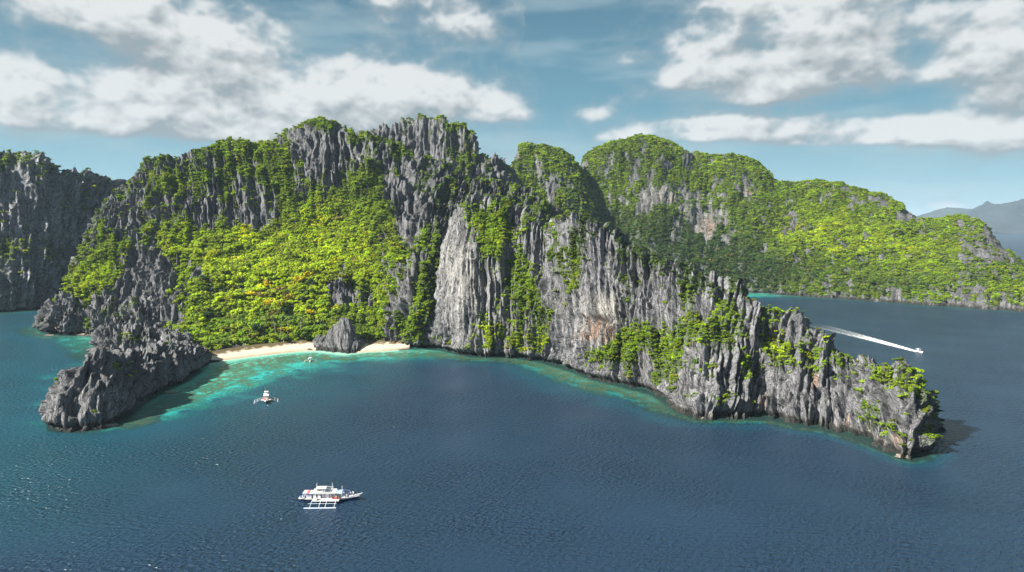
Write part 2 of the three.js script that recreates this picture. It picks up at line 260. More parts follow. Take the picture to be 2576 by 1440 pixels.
const mainMassif = loft({
  name: 'mountain', label: 'tall grey limestone mountain with green slopes directly behind the sandy beach', category: 'mountain',
  du: 0.95, dv: 1.2, back: 170, backStep: 5, ampBig: 7, amp: 1.15, notch: 2.5,
  cols: [
    [[160, 790, 720], [190, 720, 750], [230, 640, 790], [268, 540, 830], [332, 462, 900]],
    [[112, 822, 650], [165, 745, 690], [208, 660, 725], [247, 555, 775], [338, 456, 870]],
    [[135, 838, 625], [205, 758, 655], [244, 680, 695], [280, 560, 755], [352, 446, 850]],
    [[190, 842, 615], [255, 760, 645], [292, 665, 695], [325, 560, 755], [366, 402, 845]],
    [[250, 845, 605], [312, 765, 640], [352, 680, 690], [392, 570, 745], [405, 391, 845]],
    [[330, 850, 592], [375, 775, 630], [420, 680, 680], [455, 565, 742], [470, 381, 848]],
    [[425, 856, 575], [455, 790, 612], [500, 690, 668], [540, 575, 742], [535, 357, 852]],
    [[520, 888, 0, 2], [545, 805, 600], [585, 700, 665], [615, 585, 742], [590, 348, 856]],
    [[600, 878, 0, 2.5], [625, 795, 605], [660, 690, 670], [690, 580, 742], [660, 354, 862]],
    [[690, 870, 0, 2.5], [712, 785, 605], [735, 680, 670], [745, 570, 745], [725, 326, 870]],
    [[780, 863, 0, 2.5], [795, 785, 602], [805, 680, 668], [805, 560, 748], [804, 289, 872]],
    [[860, 863, 0, 2.5], [872, 785, 600], [880, 690, 662], [872, 555, 748], [856, 312, 870]],
    [[930, 865, 0, 2], [935, 795, 590], [938, 695, 645], [935, 555, 730], [942, 348, 862]],
    [[1000, 871], [1002, 790, 566], [1004, 690, 612], [1010, 555, 715], [1030, 380, 862]],
    [[1062, 876], [1064, 790, 558], [1068, 690, 602], [1080, 555, 715], [1105, 405, 868]],
    [[1140, 880, 582], [1140, 790, 602], [1145, 680, 652], [1155, 560, 735], [1182, 440, 852]],
    [[1250, 880, 620], [1250, 780, 650], [1252, 680, 695], [1256, 570, 765], [1262, 452, 852]],
    [[1340, 860, 650], [1340, 770, 680], [1340, 680, 715], [1342, 580, 775], [1345, 484, 852]],
    [[1420, 840, 660], [1420, 770, 690], [1420, 690, 720], [1420, 610, 770], [1422, 530, 832]],
    [[1500, 820, 670], [1500, 770, 690], [1500, 710, 715], [1500, 650, 750], [1500, 582, 800]],
    [[1590, 820, 680], [1590, 780, 695], [1588, 740, 715], [1585, 700, 735], [1580, 660, 770]],
  ],
  calm: (x, y) => blobs([[800, 305, 90, 34, .95], [600, 362, 200, 24, .55]], x, y),
  cave: (x, y) => blobs([[995, 822, 6, 11, 6], [1040, 850, 8, 8, 4]], x, y),
  squash: [1, 1, 1, 0.78], seed: 1, drop: 20, pin: 0.7, tone: (x, y) => 0.86 - 0.26 * smooth(960, 1120, x) * smooth(640, 560, y),  // darker upper right flank: cloud shade painted into the rock colour
  soft: (x, y) => clamp(blobs([[855, 735, 50, 50, -1.5], [370, 720, 70, 90, -1], [770, 805, 40, 16, -1], [610, 730, 14, 40, -1], [650, 720, 220, 120, 1.2], [780, 640, 170, 80, .9], [620, 840, 260, 60, 1], [850, 540, 100, 60, .6]], x, y)),
  veg: (x, y) => 0.12 + blobs(mainVeg, x, y), vegNoise: 1.08, vegSlope: 0.7,
  pale: (x, y) => blobs([[1000, 780, 30, 80, .35]], x, y),
  plants: { density: 0.27, size: (x, y, v) => 1.45 + 1.4 * clamp(blobs([[650, 740, 240, 150, 1.3], [850, 560, 120, 90, .5]], x, y)) + 0.5 * clamp(v - 0.5) },
});

// ---- the peak, the dome and the big green hill behind
const backPeak = loft({
  name: 'mountain', label: 'square-topped grey limestone peak standing behind the main mountain', category: 'mountain', squash: [0.5, 0.5], seed: 5, drop: 9, pin: 0.6, du: 1.7, dv: 1.7, back: 150, backStep: 8, ampBig: 6, amp: 1.1,
  cols: [
    [[850, 440, 980], [860, 390, 1000], [872, 345, 1030]], [[925, 440, 960], [925, 380, 985], [928, 324, 1012]], [[1000, 460, 950], [1000, 385, 980], [1000, 312, 1010]], [[1045, 465, 945], [1045, 390, 975], [1044, 297, 1008]],
    [[1092, 470, 940], [1092, 390, 970], [1090, 292, 1005]], [[1140, 470, 935], [1140, 395, 965], [1138, 310, 1000]], [[1180, 470, 930], [1182, 400, 960], [1180, 326, 998]], [[1208, 470, 930], [1210, 415, 962], [1208, 378, 990]],
    [[1250, 480, 930], [1252, 432, 958], [1250, 396, 980]], [[1292, 500, 940], [1290, 455, 970], [1284, 428, 990]], [[1320, 520, 960], [1320, 480, 990], [1310, 455, 1010]],
  ],
  veg: (x, y) => -0.35 + blobs([[1150, 370, 40, 60, .9], [1080, 350, 40, 25, .5], [1160, 315, 40, 12, .7], [1180, 420, 40, 40, .7], [1060, 300, 50, 10, .5], [1270, 430, 40, 20, .6]], x, y),
  plants: { density: 0.10, size: () => 2.1 },
});
const domeA = loft({
  name: 'hill', label: 'small green rounded hill in the gap between the grey peak and the big green hill', category: 'hill', drop: 4, pin: 0.3, du: 1.8, dv: 1.8, back: 130, backStep: 8, ampBig: 5, amp: 0.55,
  cols: [
    [[1225, 520, 1040], [1250, 460, 1080], [1268, 428, 1110]], [[1275, 540, 1035], [1285, 450, 1085], [1292, 420, 1120]], [[1295, 560, 1030], [1302, 450, 1085], [1306, 372, 1150]], [[1340, 590, 1025], [1345, 450, 1085], [1338, 361, 1165]],
    [[1400, 600, 1020], [1405, 460, 1085], [1395, 374, 1165]], [[1450, 620, 1020], [1448, 480, 1085], [1442, 398, 1165]], [[1500, 640, 1020], [1490, 520, 1090], [1468, 446, 1170]], [[1560, 660, 1040], [1540, 570, 1110], [1510, 500, 1190]],
  ],
  veg: (x, y) => 0.62 + blobs([[1352, 425, 14, 34, -1.3], [1392, 470, 18, 36, -1.1], [1300, 390, 7, 22, -.8], [1435, 445, 26, 24, -.6]], x, y),
  pale: (x, y) => blobs([[1350, 430, 25, 40, .4]], x, y),
  plants: { density: 0.11, size: () => 2.5 },
});
const hillVeg = [[1680, 495, 62, 24, -1.4], [1775, 555, 54, 36, -1.6], [1520, 430, 50, 60, -.25], [2300, 545, 45, 22, -1.2], [2490, 620, 80, 50, -1.1], [1985, 560, 30, 28, -1.0], [1880, 470, 35, 25, -.7], [1745, 390, 25, 30, -.6], [2210, 510, 50, 20, -.7], [1600, 470, 40, 30, -.5], [2080, 720, 80, 25, -.35], [2260, 730, 60, 20, -.4], [2450, 748, 120, 26, -.7], [2100, 480, 40, 18, -.5], [1900, 650, 18, 15, -.7]];
const greenHill = loft({
  name: 'hill', label: 'large forested green hill across the channel on the right', category: 'hill', du: 1.7, dv: 1.75, back: 220, backStep: 9, ampBig: 8, amp: 0.62, pin: 0.5, notch: 2,
  cols: [
    [[1360, 720, 980], [1370, 660, 1000], [1390, 610, 1040], [1420, 560, 1080], [1450, 500, 1130]],
    [[1440, 725, 1010], [1440, 670, 1030], [1445, 600, 1075], [1455, 530, 1120], [1470, 465, 1180]],
    [[1480, 730, 1020], [1480, 680, 1040], [1475, 600, 1085], [1468, 500, 1140], [1472, 402, 1210]],
    [[1550, 735, 1010], [1550, 690, 1030], [1545, 600, 1080], [1540, 490, 1140], [1535, 367, 1225]],
    [[1640, 735], [1640, 690, 1025], [1640, 600, 1075], [1640, 480, 1140], [1636, 350, 1240]],
    [[1705, 735], [1705, 690, 1025], [1705, 605, 1075], [1705, 490, 1145], [1703, 373, 1245]],
    [[1765, 735], [1765, 690, 1025], [1765, 610, 1078], [1765, 505, 1150], [1762, 394, 1245]],
    [[1880, 737], [1880, 697, 1012], [1880, 612, 1066], [1880, 510, 1140], [1876, 400, 1235]],
    [[1925, 739], [1925, 700, 1000], [1925, 618, 1055], [1925, 528, 1128], [1926, 428, 1220]],
    [[1965, 742], [1965, 703, 990], [1965, 622, 1045], [1965, 545, 1115], [1962, 460, 1205]],
    [[2080, 750], [2080, 712, 958], [2080, 632, 1012], [2080, 548, 1085], [2080, 462, 1170]],
    [[2200, 758], [2200, 716, 925], [2200, 642, 980], [2200, 562, 1045], [2198, 487, 1120]],
    [[2258, 763], [2258, 716, 908], [2258, 648, 960], [2258, 575, 1018], [2256, 514, 1090]],
    [[2320, 767], [2320, 716, 890], [2320, 655, 938], [2320, 600, 990], [2320, 552, 1050]],
    [[2420, 774], [2420, 722, 860], [2420, 662, 900], [2420, 602, 945], [2418, 551, 1005]],
    [[2480, 778], [2480, 728, 845], [2480, 675, 878], [2480, 620, 915], [2475, 572, 965]],
    [[2530, 781], [2530, 738, 832], [2530, 700, 858], [2530, 662, 885], [2528, 632, 920]],
    [[2610, 787], [2610, 750, 812], [2610, 720, 832], [2610, 695, 852], [2610, 676, 880]],
    [[2760, 790], [2760, 760, 800], [2760, 730, 815], [2760, 705, 835], [2760, 690, 850]],
  ],
  soft: (x, y, h) => 0.55 * smooth(10, 30, h),
  vegNoise: 1.05, veg: (x, y, up, h) => 0.56 + blobs(hillVeg, x, y) - 0.9 * smooth(8, 2, h) * smooth(2000, 2300, x),
  pale: (x, y) => blobs([[1680, 492, 90, 40, 1.0], [1775, 555, 75, 50, 1.0], [1985, 560, 30, 28, .5], [1880, 470, 40, 30, .5]], x, y),
  warm: (x, y) => blobs([[1690, 500, 40, 16, .5], [1780, 570, 50, 30, .5], [1885, 480, 16, 8, .8]], x, y),
  tone: 0.85, vegFrom: 3, plants: { density: 0.19, size: (x, y) => 2.0 + 0.8 * clamp(blobs([[2050, 620, 250, 120, 1]], x, y)) },
});
const farCliffs = loft({
  name: 'cliff', squash: [0.6, 0.6, 0.6], seed: 4, label: 'dark grey limestone cliffs at the left edge, across the small bay', category: 'cliff', du: 1.4, dv: 1.5, back: 140, backStep: 8, ampBig: 9, amp: 1.35, notch: 2.5, tone: 1.5,
  cols: [
    [[-260, 792], [-250, 690, 805], [-240, 540, 850], [-220, 412, 930]], [[-80, 789], [-75, 690, 800], [-70, 550, 842], [-60, 397, 930]], [[10, 786], [15, 690, 800], [20, 560, 842], [10, 396, 930]], [[60, 782], [70, 690, 806], [82, 565, 852], [92, 413, 940]],
    [[112, 775], [132, 700, 822], [152, 590, 866], [150, 442, 950]], [[138, 764], [172, 690, 850], [212, 590, 890], [212, 452, 962]], [[180, 745, 905], [222, 680, 915], [262, 590, 935], [282, 466, 985]], [[260, 740, 930], [290, 680, 940], [330, 590, 960], [360, 474, 1010]],
  ],
  pin: 0.45, veg: (x, y) => -0.22 + blobs([[30, 630, 60, 25, 1.0], [90, 420, 90, 18, .5], [150, 520, 25, 15, .9], [20, 410, 60, 20, .5], [230, 480, 40, 20, .5], [120, 660, 40, 50, .3]], x, y),
  plants: { density: 0.08, size: () => 2.0 },
});

// ---- the long headland on the right
const headVeg = [
  [1215, 545, 55, 40, 1.0], [1235, 610, 42, 50, .9], [1215, 650, 30, 50, .5], [1310, 690, 38, 60, .75], [1330, 760, 40, 60, .8], [1430, 650, 36, 50, .8], [1440, 710, 25, 60, .6], [1380, 800, 30, 50, .5], [1600, 850, 75, 38, 1.3], [1520, 895, 60, 22, 1.1], [1675, 885, 45, 40, 1.0], [1675, 925, 28, 35, .7],
  [1780, 720, 18, 50, .8], [1730, 740, 16, 80, .55], [1770, 830, 50, 30, .9], [1820, 850, 60, 30, .6], [1850, 770, 40, 40, .5], [1880, 730, 25, 18, .8], [1940, 850, 26, 60, .9], [1965, 900, 26, 40, .9], [1880, 920, 40, 40, .5], [2060, 900, 16, 40, .5], [2110, 910, 22, 20, .7], [2265, 955, 36, 22, 1.0], [2220, 940, 36, 16, .8], [2285, 985, 30, 22, .55], [2328, 1030, 14, 40, .6], [2195, 1030, 18, 22, .8], [2020, 870, 20, 30, .4],
  [1295, 860, 60, 30, .5], [1230, 830, 30, 50, .3], [1520, 700, 20, 30, .4], [1560, 690, 14, 40, .4], [1600, 700, 18, 20, .3], [1340, 860, 40, 25, .5], [1150, 570, 25, 14, .5], [1480, 640, 20, 20, .3], [1590, 640, 40, 18, .8], [1640, 660, 40, 12, .6],
  [1155, 690, 40, 130, -1.6], [1510, 800, 60, 60, -1.1], [1640, 760, 45, 50, -.4], [1730, 980, 60, 40, -.5], [2000, 990, 200, 40, -.4],
];
const headland = loft({
  squash: [0.7, 0.6, 0.5], seed: 2, calm: (x, y) => blobs([[1150, 680, 38, 160, .95], [1510, 790, 50, 60, .6]], x, y),
  cave: (x, y) => blobs([[1505, 803, 34, 9, 8], [1470, 812, 16, 7, 4], [1920, 1046, 50, 8, 4], [1815, 1046, 26, 6, 3]], x, y),
  name: 'headland', label: 'long fluted grey limestone headland sloping down to its tip on the right', category: 'cliff',
  du: 0.6, dv: 0.75, back: (x) => mix(95, 24, smooth(1200, 2300, x)), backStep: 2.2, ampBig: 5, amp: 0.9, notch: 4.6, pin: 0.55, tone: 1.06,
  cols: [
    [[1085, 877], [1098, 790, 572], [1110, 680, 612], [1135, 600, 690]],
    [[1112, 880], [1114, 785, 546], [1117, 665, 572], [1138, 545, 640]],
    [[1190, 897], [1190, 790, 530], [1190, 655, 560], [1205, 508, 640]],
    [[1250, 899], [1250, 795, 526], [1250, 665, 556], [1262, 525, 632]],
    [[1300, 900], [1300, 800, 520], [1300, 680, 550], [1310, 540, 620]],
    [[1360, 909], [1360, 812, 505], [1365, 700, 535], [1372, 588, 600]],
    [[1395, 915], [1395, 815, 492], [1398, 690, 525], [1402, 566, 590]],
    [[1450, 936], [1448, 825, 472], [1448, 690, 508], [1452, 560, 568]],
    [[1505, 956], [1505, 850, 450], [1505, 720, 485], [1512, 582, 548]],
    [[1570, 972], [1570, 870, 435], [1570, 750, 466], [1572, 624, 525]],
    [[1650, 992], [1650, 900, 416], [1646, 785, 446], [1646, 654, 504]],
    [[1702, 1026], [1706, 930, 392], [1712, 815, 425], [1718, 692, 484]],
    [[1762, 1053], [1772, 950, 372], [1782, 835, 405], [1800, 708, 464]],
    [[1850, 1051], [1860, 955, 370], [1870, 855, 395], [1878, 752, 440]],
    [[1895, 1051], [1900, 965, 368], [1908, 870, 390], [1915, 784, 428]],
    [[1935, 1053], [1940, 972, 364], [1948, 885, 385], [1962, 802, 420]],
    [[2010, 1070], [2012, 992, 352], [2022, 915, 372], [2050, 840, 402]],
    [[2080, 1081], [2082, 1015, 345], [2090, 945, 362], [2104, 882, 385]],
    [[2130, 1094], [2133, 1030, 337], [2136, 968, 352], [2138, 922, 370]],
    [[2165, 1106], [2168, 1036, 330], [2172, 965, 346], [2176, 906, 362]],
    [[2225, 1132], [2230, 1064, 312], [2235, 995, 328], [2244, 938, 344]],
    [[2285, 1155], [2292, 1092, 298], [2298, 1025, 312], [2306, 970, 328]],
    [[2330, 1137], [2342, 1088, 305], [2340, 1038, 316], [2334, 1002, 330]],
    [[2344, 1105], [2351, 1075, 318], [2347, 1048, 325], [2340, 1022, 335]],
  ],
  veg: (x, y) => -0.10 + blobs(headVeg, x, y), vegNoise: 0.68,
  pale: (x, y) => blobs([[1160, 690, 55, 130, .75], [1520, 770, 45, 30, 1.1], [1510, 830, 60, 50, .8], [1270, 760, 90, 120, .35], [1430, 760, 40, 60, .3], [2230, 1110, 60, 25, .4], [1700, 900, 80, 80, .2]], x, y),
  warm: (x, y) => blobs([[1500, 815, 26, 24, 1.0], [1525, 845, 26, 30, .8], [1470, 845, 30, 14, .5], [1925, 1015, 14, 30, .8], [2130, 1070, 18, 30, .8], [2260, 1110, 30, 30, .5], [1245, 790, 20, 60, .25], [2050, 960, 16, 30, .5], [1830, 800, 8, 40, .4]], x, y),
  plants: { density: 0.36, size: (x, y) => 1.1 + 0.6 * smooth(1700, 1200, x) + 0.5 * clamp(blobs([[1600, 850, 80, 40, 1], [2270, 960, 50, 40, .6]], x, y)) },
});

// ---- rocks at the left end of the beach
const crag = (label, cols, extra = {}) => loft({ name: 'rock_headland', label, cols, category: 'rock', du: 0.7, dv: 0.7, back: 18, backStep: 1.5, ampBig: 2.5, amp: 0.75, notch: 3, stretch: 4, tone: 1.0, blocky: 1.2, veg: () => -0.75, plants: { density: 0.25, size: () => 1.2 }, ...extra });
const frontCrag = crag('massive dark grey rock headland in the left foreground, rounded end towards the viewer', [
  [[130, 1052], [126, 1032, 342], [134, 1012, 348], [150, 980, 356]],
  [[142, 1080], [130, 1035, 325], [142, 990, 335], [165, 948, 346]],
  [[182, 1085], [174, 1028, 330], [186, 972, 340], [212, 915, 353]],
  [[240, 1080], [232, 1015, 336], [236, 950, 348], [243, 886, 362]],
  [[290, 1062], [290, 1005, 348], [288, 950, 360], [282, 896, 376]],
  [[335, 1025], [336, 980, 374], [336, 935, 388], [330, 895, 402]],
  [[400, 986], [402, 945, 406], [400, 908, 416], [392, 872, 432]],
  [[455, 960], [458, 925, 432], [452, 892, 443], [440, 862, 462]],
  [[486, 938], [488, 912, 456], [488, 892, 464], [484, 876, 480]],
  [[516, 913], [518, 900, 484], [516, 890, 490], [512, 884, 500]],
], { ampBig: 2.2, amp: 0.5, pin: 0.35, blocky: 2.0, veg: (x, y) => -0.85 + blobs([[285, 925, 18, 8, 1.3], [325, 940, 20, 25, .8], [140, 960, 14, 10, 1.0], [300, 1000, 20, 14, .7], [230, 1045, 20, 25, .7], [400, 875, 30, 14, .4]], x, y), warm: (x, y) => blobs([[430, 905, 12, 12, .4]], x, y) });
const middleCrag = crag('jagged dark grey rock block behind the foreground rock headland, joining it to the beach', [
  [[262, 884], [262, 868, 540], [266, 852, 550]], [[245, 905], [247, 876, 505], [254, 850, 516]], [[290, 932], [290, 882, 488], [296, 836, 516]], [[350, 936], [350, 890, 484], [346, 846, 518]], [[420, 930], [416, 890, 490], [402, 850, 528]], [[480, 914], [476, 892, 502], [468, 868, 535]], [[520, 905], [520, 893, 520], [515, 882, 545]],
], { back: 60, veg: (x, y) => -0.7 + blobs([[330, 852, 40, 8, 1.2], [340, 905, 16, 10, 1.0], [470, 870, 20, 10, .6]], x, y), amp: 0.9 });
const coastCrag = crag('row of jagged rock pinnacles along the shore at the far left of the mountain', [
  [[106, 826], [106, 816, 640], [112, 806, 646]], [[122, 838], [118, 808, 622], [130, 780, 632]], [[160, 843], [160, 800, 618], [166, 762, 632]], [[200, 844], [202, 812, 618], [204, 785, 634]], [[245, 845], [245, 800, 615], [246, 762, 634]], [[290, 849], [292, 812, 610], [296, 780, 635]], [[345, 855], [348, 800, 605], [346, 748, 640]], [[400, 862], [400, 830, 596], [396, 800, 630]], [[440, 870], [440, 850, 590], [436, 835, 620]],
], { back: 40, amp: 1.1, du: 0.9, dv: 0.9, veg: (x, y) => -0.55 + blobs([[275, 790, 30, 16, .9], [330, 770, 14, 20, .5]], x, y), warm: (x, y) => blobs([[135, 825, 12, 16, .7], [205, 838, 10, 10, .7]], x, y) });
const pyramid = crag('dark grey pyramid-shaped rock standing at the water edge in the middle of the beach', [
  [[796, 870], [796, 860, 562], [800, 852, 566]], [[792, 880], [794, 862, 548], [800, 848, 553]], [[815, 884], [816, 862, 543], [824, 840, 551]], [[845, 888], [842, 850, 540], [852, 814, 551]], [[868, 891], [866, 850, 537], [868, 803, 551]], [[892, 890], [890, 858, 539], [886, 818, 552]], [[910, 884], [908, 866, 547], [900, 846, 556]], [[914, 873], [912, 862, 560], [904, 850, 564]],
], { name: 'sea_rock', back: 14, amp: 0.34, pin: 0.3, blocky: 0.8, ampBig: 0.9, du: 0.5, dv: 0.5, notch: 2.2 });

// ------------------------------------------------------------------ plants
function crownGeometry(seed, lobes, leaves, flat) {
  const r = rngOf(seed), pos = [], nor = [], col = [], L = [];
  for (let i = 0; i < lobes; i++) { const a = r() * 6.283, d = Math.sqrt(r()) * 0.85; L.push([Math.cos(a) * d, (0.05 + 0.75 * r() * (1 - 0.7 * d)) * flat + 0.12, Math.sin(a) * d, 0.17 + 0.26 * r() * r() + 0.06 * r(), 0.8 + 0.4 * r()]); }
  const tri = (a, b, c, n, k) => { pos.push(...a, ...b, ...c); for (let i = 0; i < 3; i++) { nor.push(...n); col.push(k, k, k); } };
  for (let i = 0; i < leaves; i++) {
    const l = L[Math.floor(r() * lobes)], u = r() * 1.75 - 0.75, a = r() * 6.283, s = Math.sqrt(1 - Math.min(1, u * u)), d = [s * Math.cos(a), u, s * Math.sin(a)], rad = l[3] * (0.8 + 0.35 * r());
    const c = [l[0] + d[0] * rad, l[1] + d[1] * rad * 0.8, l[2] + d[2] * rad], n = V(d[0] + (r() - .5) * 1.1, d[1] + 0.35 + (r() - .5) * 0.8, d[2] + (r() - .5) * 1.1).normalize();
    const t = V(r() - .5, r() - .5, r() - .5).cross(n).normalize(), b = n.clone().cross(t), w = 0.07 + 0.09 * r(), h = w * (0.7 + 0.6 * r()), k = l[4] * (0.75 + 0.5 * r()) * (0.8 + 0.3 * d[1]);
    const q = (x, y, z) => [c[0] + t.x * w * x + b.x * h * y + n.x * w * z, c[1] + t.y * w * x + b.y * h * y + n.y * w * z, c[2] + t.z * w * x + b.z * h * y + n.z * w * z];
    const sn = n.clone().lerp(V(d[0], d[1] + 0.35, d[2]).normalize(), 0.68).normalize().toArray();
    tri(q(-1, 0, -.25), q(0, -1, .1), q(0, 1, .1), sn, k); tri(q(1, 0, -.25), q(0, 1, .1), q(0, -1, .1), sn, k);
  }
  for (const l of L) {
    const g = new THREE.IcosahedronGeometry(l[3] * 0.78, 0), p = g.attributes.position, m = g.attributes.normal;
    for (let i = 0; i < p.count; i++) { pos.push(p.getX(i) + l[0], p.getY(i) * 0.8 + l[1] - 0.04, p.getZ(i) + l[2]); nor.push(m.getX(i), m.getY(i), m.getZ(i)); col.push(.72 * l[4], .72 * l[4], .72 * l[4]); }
  }
  const g = new THREE.BufferGeometry();
  g.setAttribute('position', new THREE.Float32BufferAttribute(pos, 3)); g.setAttribute('normal', new THREE.Float32BufferAttribute(nor, 3)); g.setAttribute('color', new THREE.Float32BufferAttribute(col, 3));
  return g;
}
const crowns = []; for (let i = 0; i < 8; i++) crowns.push(crownGeometry(100 + i, 8 + 2 * i, 170 + 14 * i, 0.8 + 0.2 * (i % 3)));
const leafMat = () => new THREE.MeshPhysicalMaterial({ color: rgb(1, 1, 1), vertexColors: true, roughness: 0.95, specularIntensity: 0.25, transmission: 0.35, thickness: 0, side: THREE.DoubleSide });
const foliage = leafMat();
const TONES = { lime: [0.40, 0.53, 0.004], yellow: [0.64, 0.53, 0.006], green: [0.175, 0.30, 0.006], olive: [0.19, 0.20, 0.007], deep: [0.028, 0.072, 0.014], rust: [0.30, 0.22, 0.05] };
const limeAt = [[660, 680, 230, 120, 1.25], [800, 620, 150, 90, 1.0], [430, 600, 60, 50, .6], [700, 420, 160, 80, .25], [560, 640, 80, 40, .5], [230, 720, 90, 60, .9], [600, 830, 130, 50, .4], [2080, 585, 150, 48, .75], [2350, 640, 110, 42, .5], [1960, 870, 40, 60, .8], [420, 470, 90, 20, .6], [1440, 690, 50, 80, .6], [1300, 860, 80, 40, .6], [2270, 970, 60, 40, .4], [60, 630, 80, 40, .6]];
const deepAt = [[1900, 690, 190, 50, .85], [2230, 715, 170, 34, .6], [2480, 650, 100, 50, .45], [1600, 400, 120, 40, .2], [1700, 600, 240, 90, 1.0], [1800, 680, 120, 60, .7], [1480, 600, 80, 70, .6], [850, 500, 120, 60, .25], [1090, 480, 120, 60, .6]];  // dark leaf areas; cloud and terrain shade of the hill valley painted in
function toneAt(x, y, r, wx = 0, wz = 0) {
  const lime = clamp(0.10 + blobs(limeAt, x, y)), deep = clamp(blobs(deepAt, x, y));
  const patch = 0.5 + 0.42 * N3(wx / 30, 1, wz / 30) + 0.34 * M3(wx / 11, 2, wz / 11) + 0.30 * (r() - 0.5);     // species grow in patches
  let c = mix3(TONES.green, TONES.lime, clamp(0.1 + 0.75 * lime + 0.55 * (patch - 0.5)));
  c = mix3(c, TONES.yellow, clamp((patch - 0.72) * 2.0) * (0.25 + 0.6 * lime) * (1 - deep));
  c = mix3(c, TONES.olive, clamp((0.34 - patch) * 2.2) * 0.8);
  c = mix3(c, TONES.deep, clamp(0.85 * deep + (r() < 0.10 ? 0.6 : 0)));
  if (r() < 0.02) c = mix3(c, TONES.rust, 0.6);
  const b = (0.56 + 0.72 * r()) * (1 + 0.28 * N3(wx / 17, 8, wz / 17) + 0.16 * M3(wx / 60, 3, wz / 60));
  return [c[0] * b * (0.93 + 0.14 * r()), c[1] * b, c[2] * b];
}
const yAxis = V(0, 1, 0);
function forest(name, label, category, spots, lift = 0.05) {
  const buckets = crowns.map(() => []);
  for (const s of spots) buckets[Math.floor(rnd() * crowns.length)].push(s);
  // one object: the shapes are children of a single stand of plants
  const root = new THREE.Group(); root.name = numbered(name); scene.add(root); tag(root, label, category, null, 'stuff');
  const M = new THREE.Matrix4(), q = new THREE.Quaternion(), tilt = new THREE.Quaternion(), C = new THREE.Color();
  buckets.forEach((b, k) => {
    if (!b.length) return;
    const im = new THREE.InstancedMesh(crowns[k], foliage, b.length); im.name = 'foliage'; im.castShadow = im.receiveShadow = true; im.userData.kind = 'stuff';
    b.forEach((s, i) => {
      const [x, y, z, r, px, py, up] = s;
      q.setFromAxisAngle(yAxis, rnd() * 6.283); tilt.setFromAxisAngle(V(rnd() - .5, 0, rnd() - .5).normalize(), rnd() * 0.3); q.premultiply(tilt);
      const h = 0.72 + 0.6 * rnd() * rnd() + 0.2 * rnd();
      M.compose(V(x, y - r * (0.12 - lift), z), q, V(r * (0.9 + 0.35 * rnd()), r * h, r * (0.9 + 0.35 * rnd()))); im.setMatrixAt(i, M);
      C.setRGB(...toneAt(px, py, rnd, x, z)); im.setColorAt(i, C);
    });
    root.add(im);
  });
}
// the largest trees of the beach wood stand as trees of their own
const candidates = mainMassif.spots.filter((s) => s[5] > 690 && s[4] > 440 && s[4] < 960 && s[3] > 2.9).sort((a, b) => b[3] / -b[2] - a[3] / -a[2]);
const own = [], used = new Set();
for (const s of candidates) { if (own.length >= 240) break; if (own.every((t) => Math.hypot(t[0] - s[0], t[2] - s[2]) > 4.5)) { own.push(s); used.add(s); } }
mainMassif.spots = mainMassif.spots.filter((s) => !used.has(s) && !(s[5] > 690 && own.some((t) => Math.hypot(t[0] - s[0], t[2] - s[2]) < 2.2)));
const kinds = ['lime', 'yellow', 'green', 'olive', 'deep', 'rust'];
const kindWord = { lime: 'bright lime green', yellow: 'yellow-green', green: 'mid green', olive: 'olive green', deep: 'dark green', rust: 'rust-brown half-bare' };
const treeMat = {}; for (const k of kinds) for (const v of [0, 1, 2]) { const m = leafMat(), b = [0.62, 0.85, 1.08][v]; m.color.setRGB(...TONES[k].map((c) => c * b)); treeMat[k + v] = m; }
const bark = std([0.16, 0.13, 0.10], 0.95);
const trunkGeo = (() => { const g = new THREE.CylinderGeometry(0.05, 0.09, 1.3, 7, 3, true); const p = g.attributes.position; for (let i = 0; i < p.count; i++) p.setX(i, p.getX(i) + 0.06 * Math.sin(p.getY(i) * 3)); const limbs = [g]; for (let k = 0; k < 3; k++) { const b = new THREE.CylinderGeometry(0.02, 0.045, 0.6, 5, 1, true); b.rotateZ(0.8); b.translate(-0.2, 0.72, 0); b.rotateY(k * 2.1); limbs.push(b); } const m = mergeGeometries(limbs); m.translate(0, -0.15, 0); return m; })();
const protos = new Map();
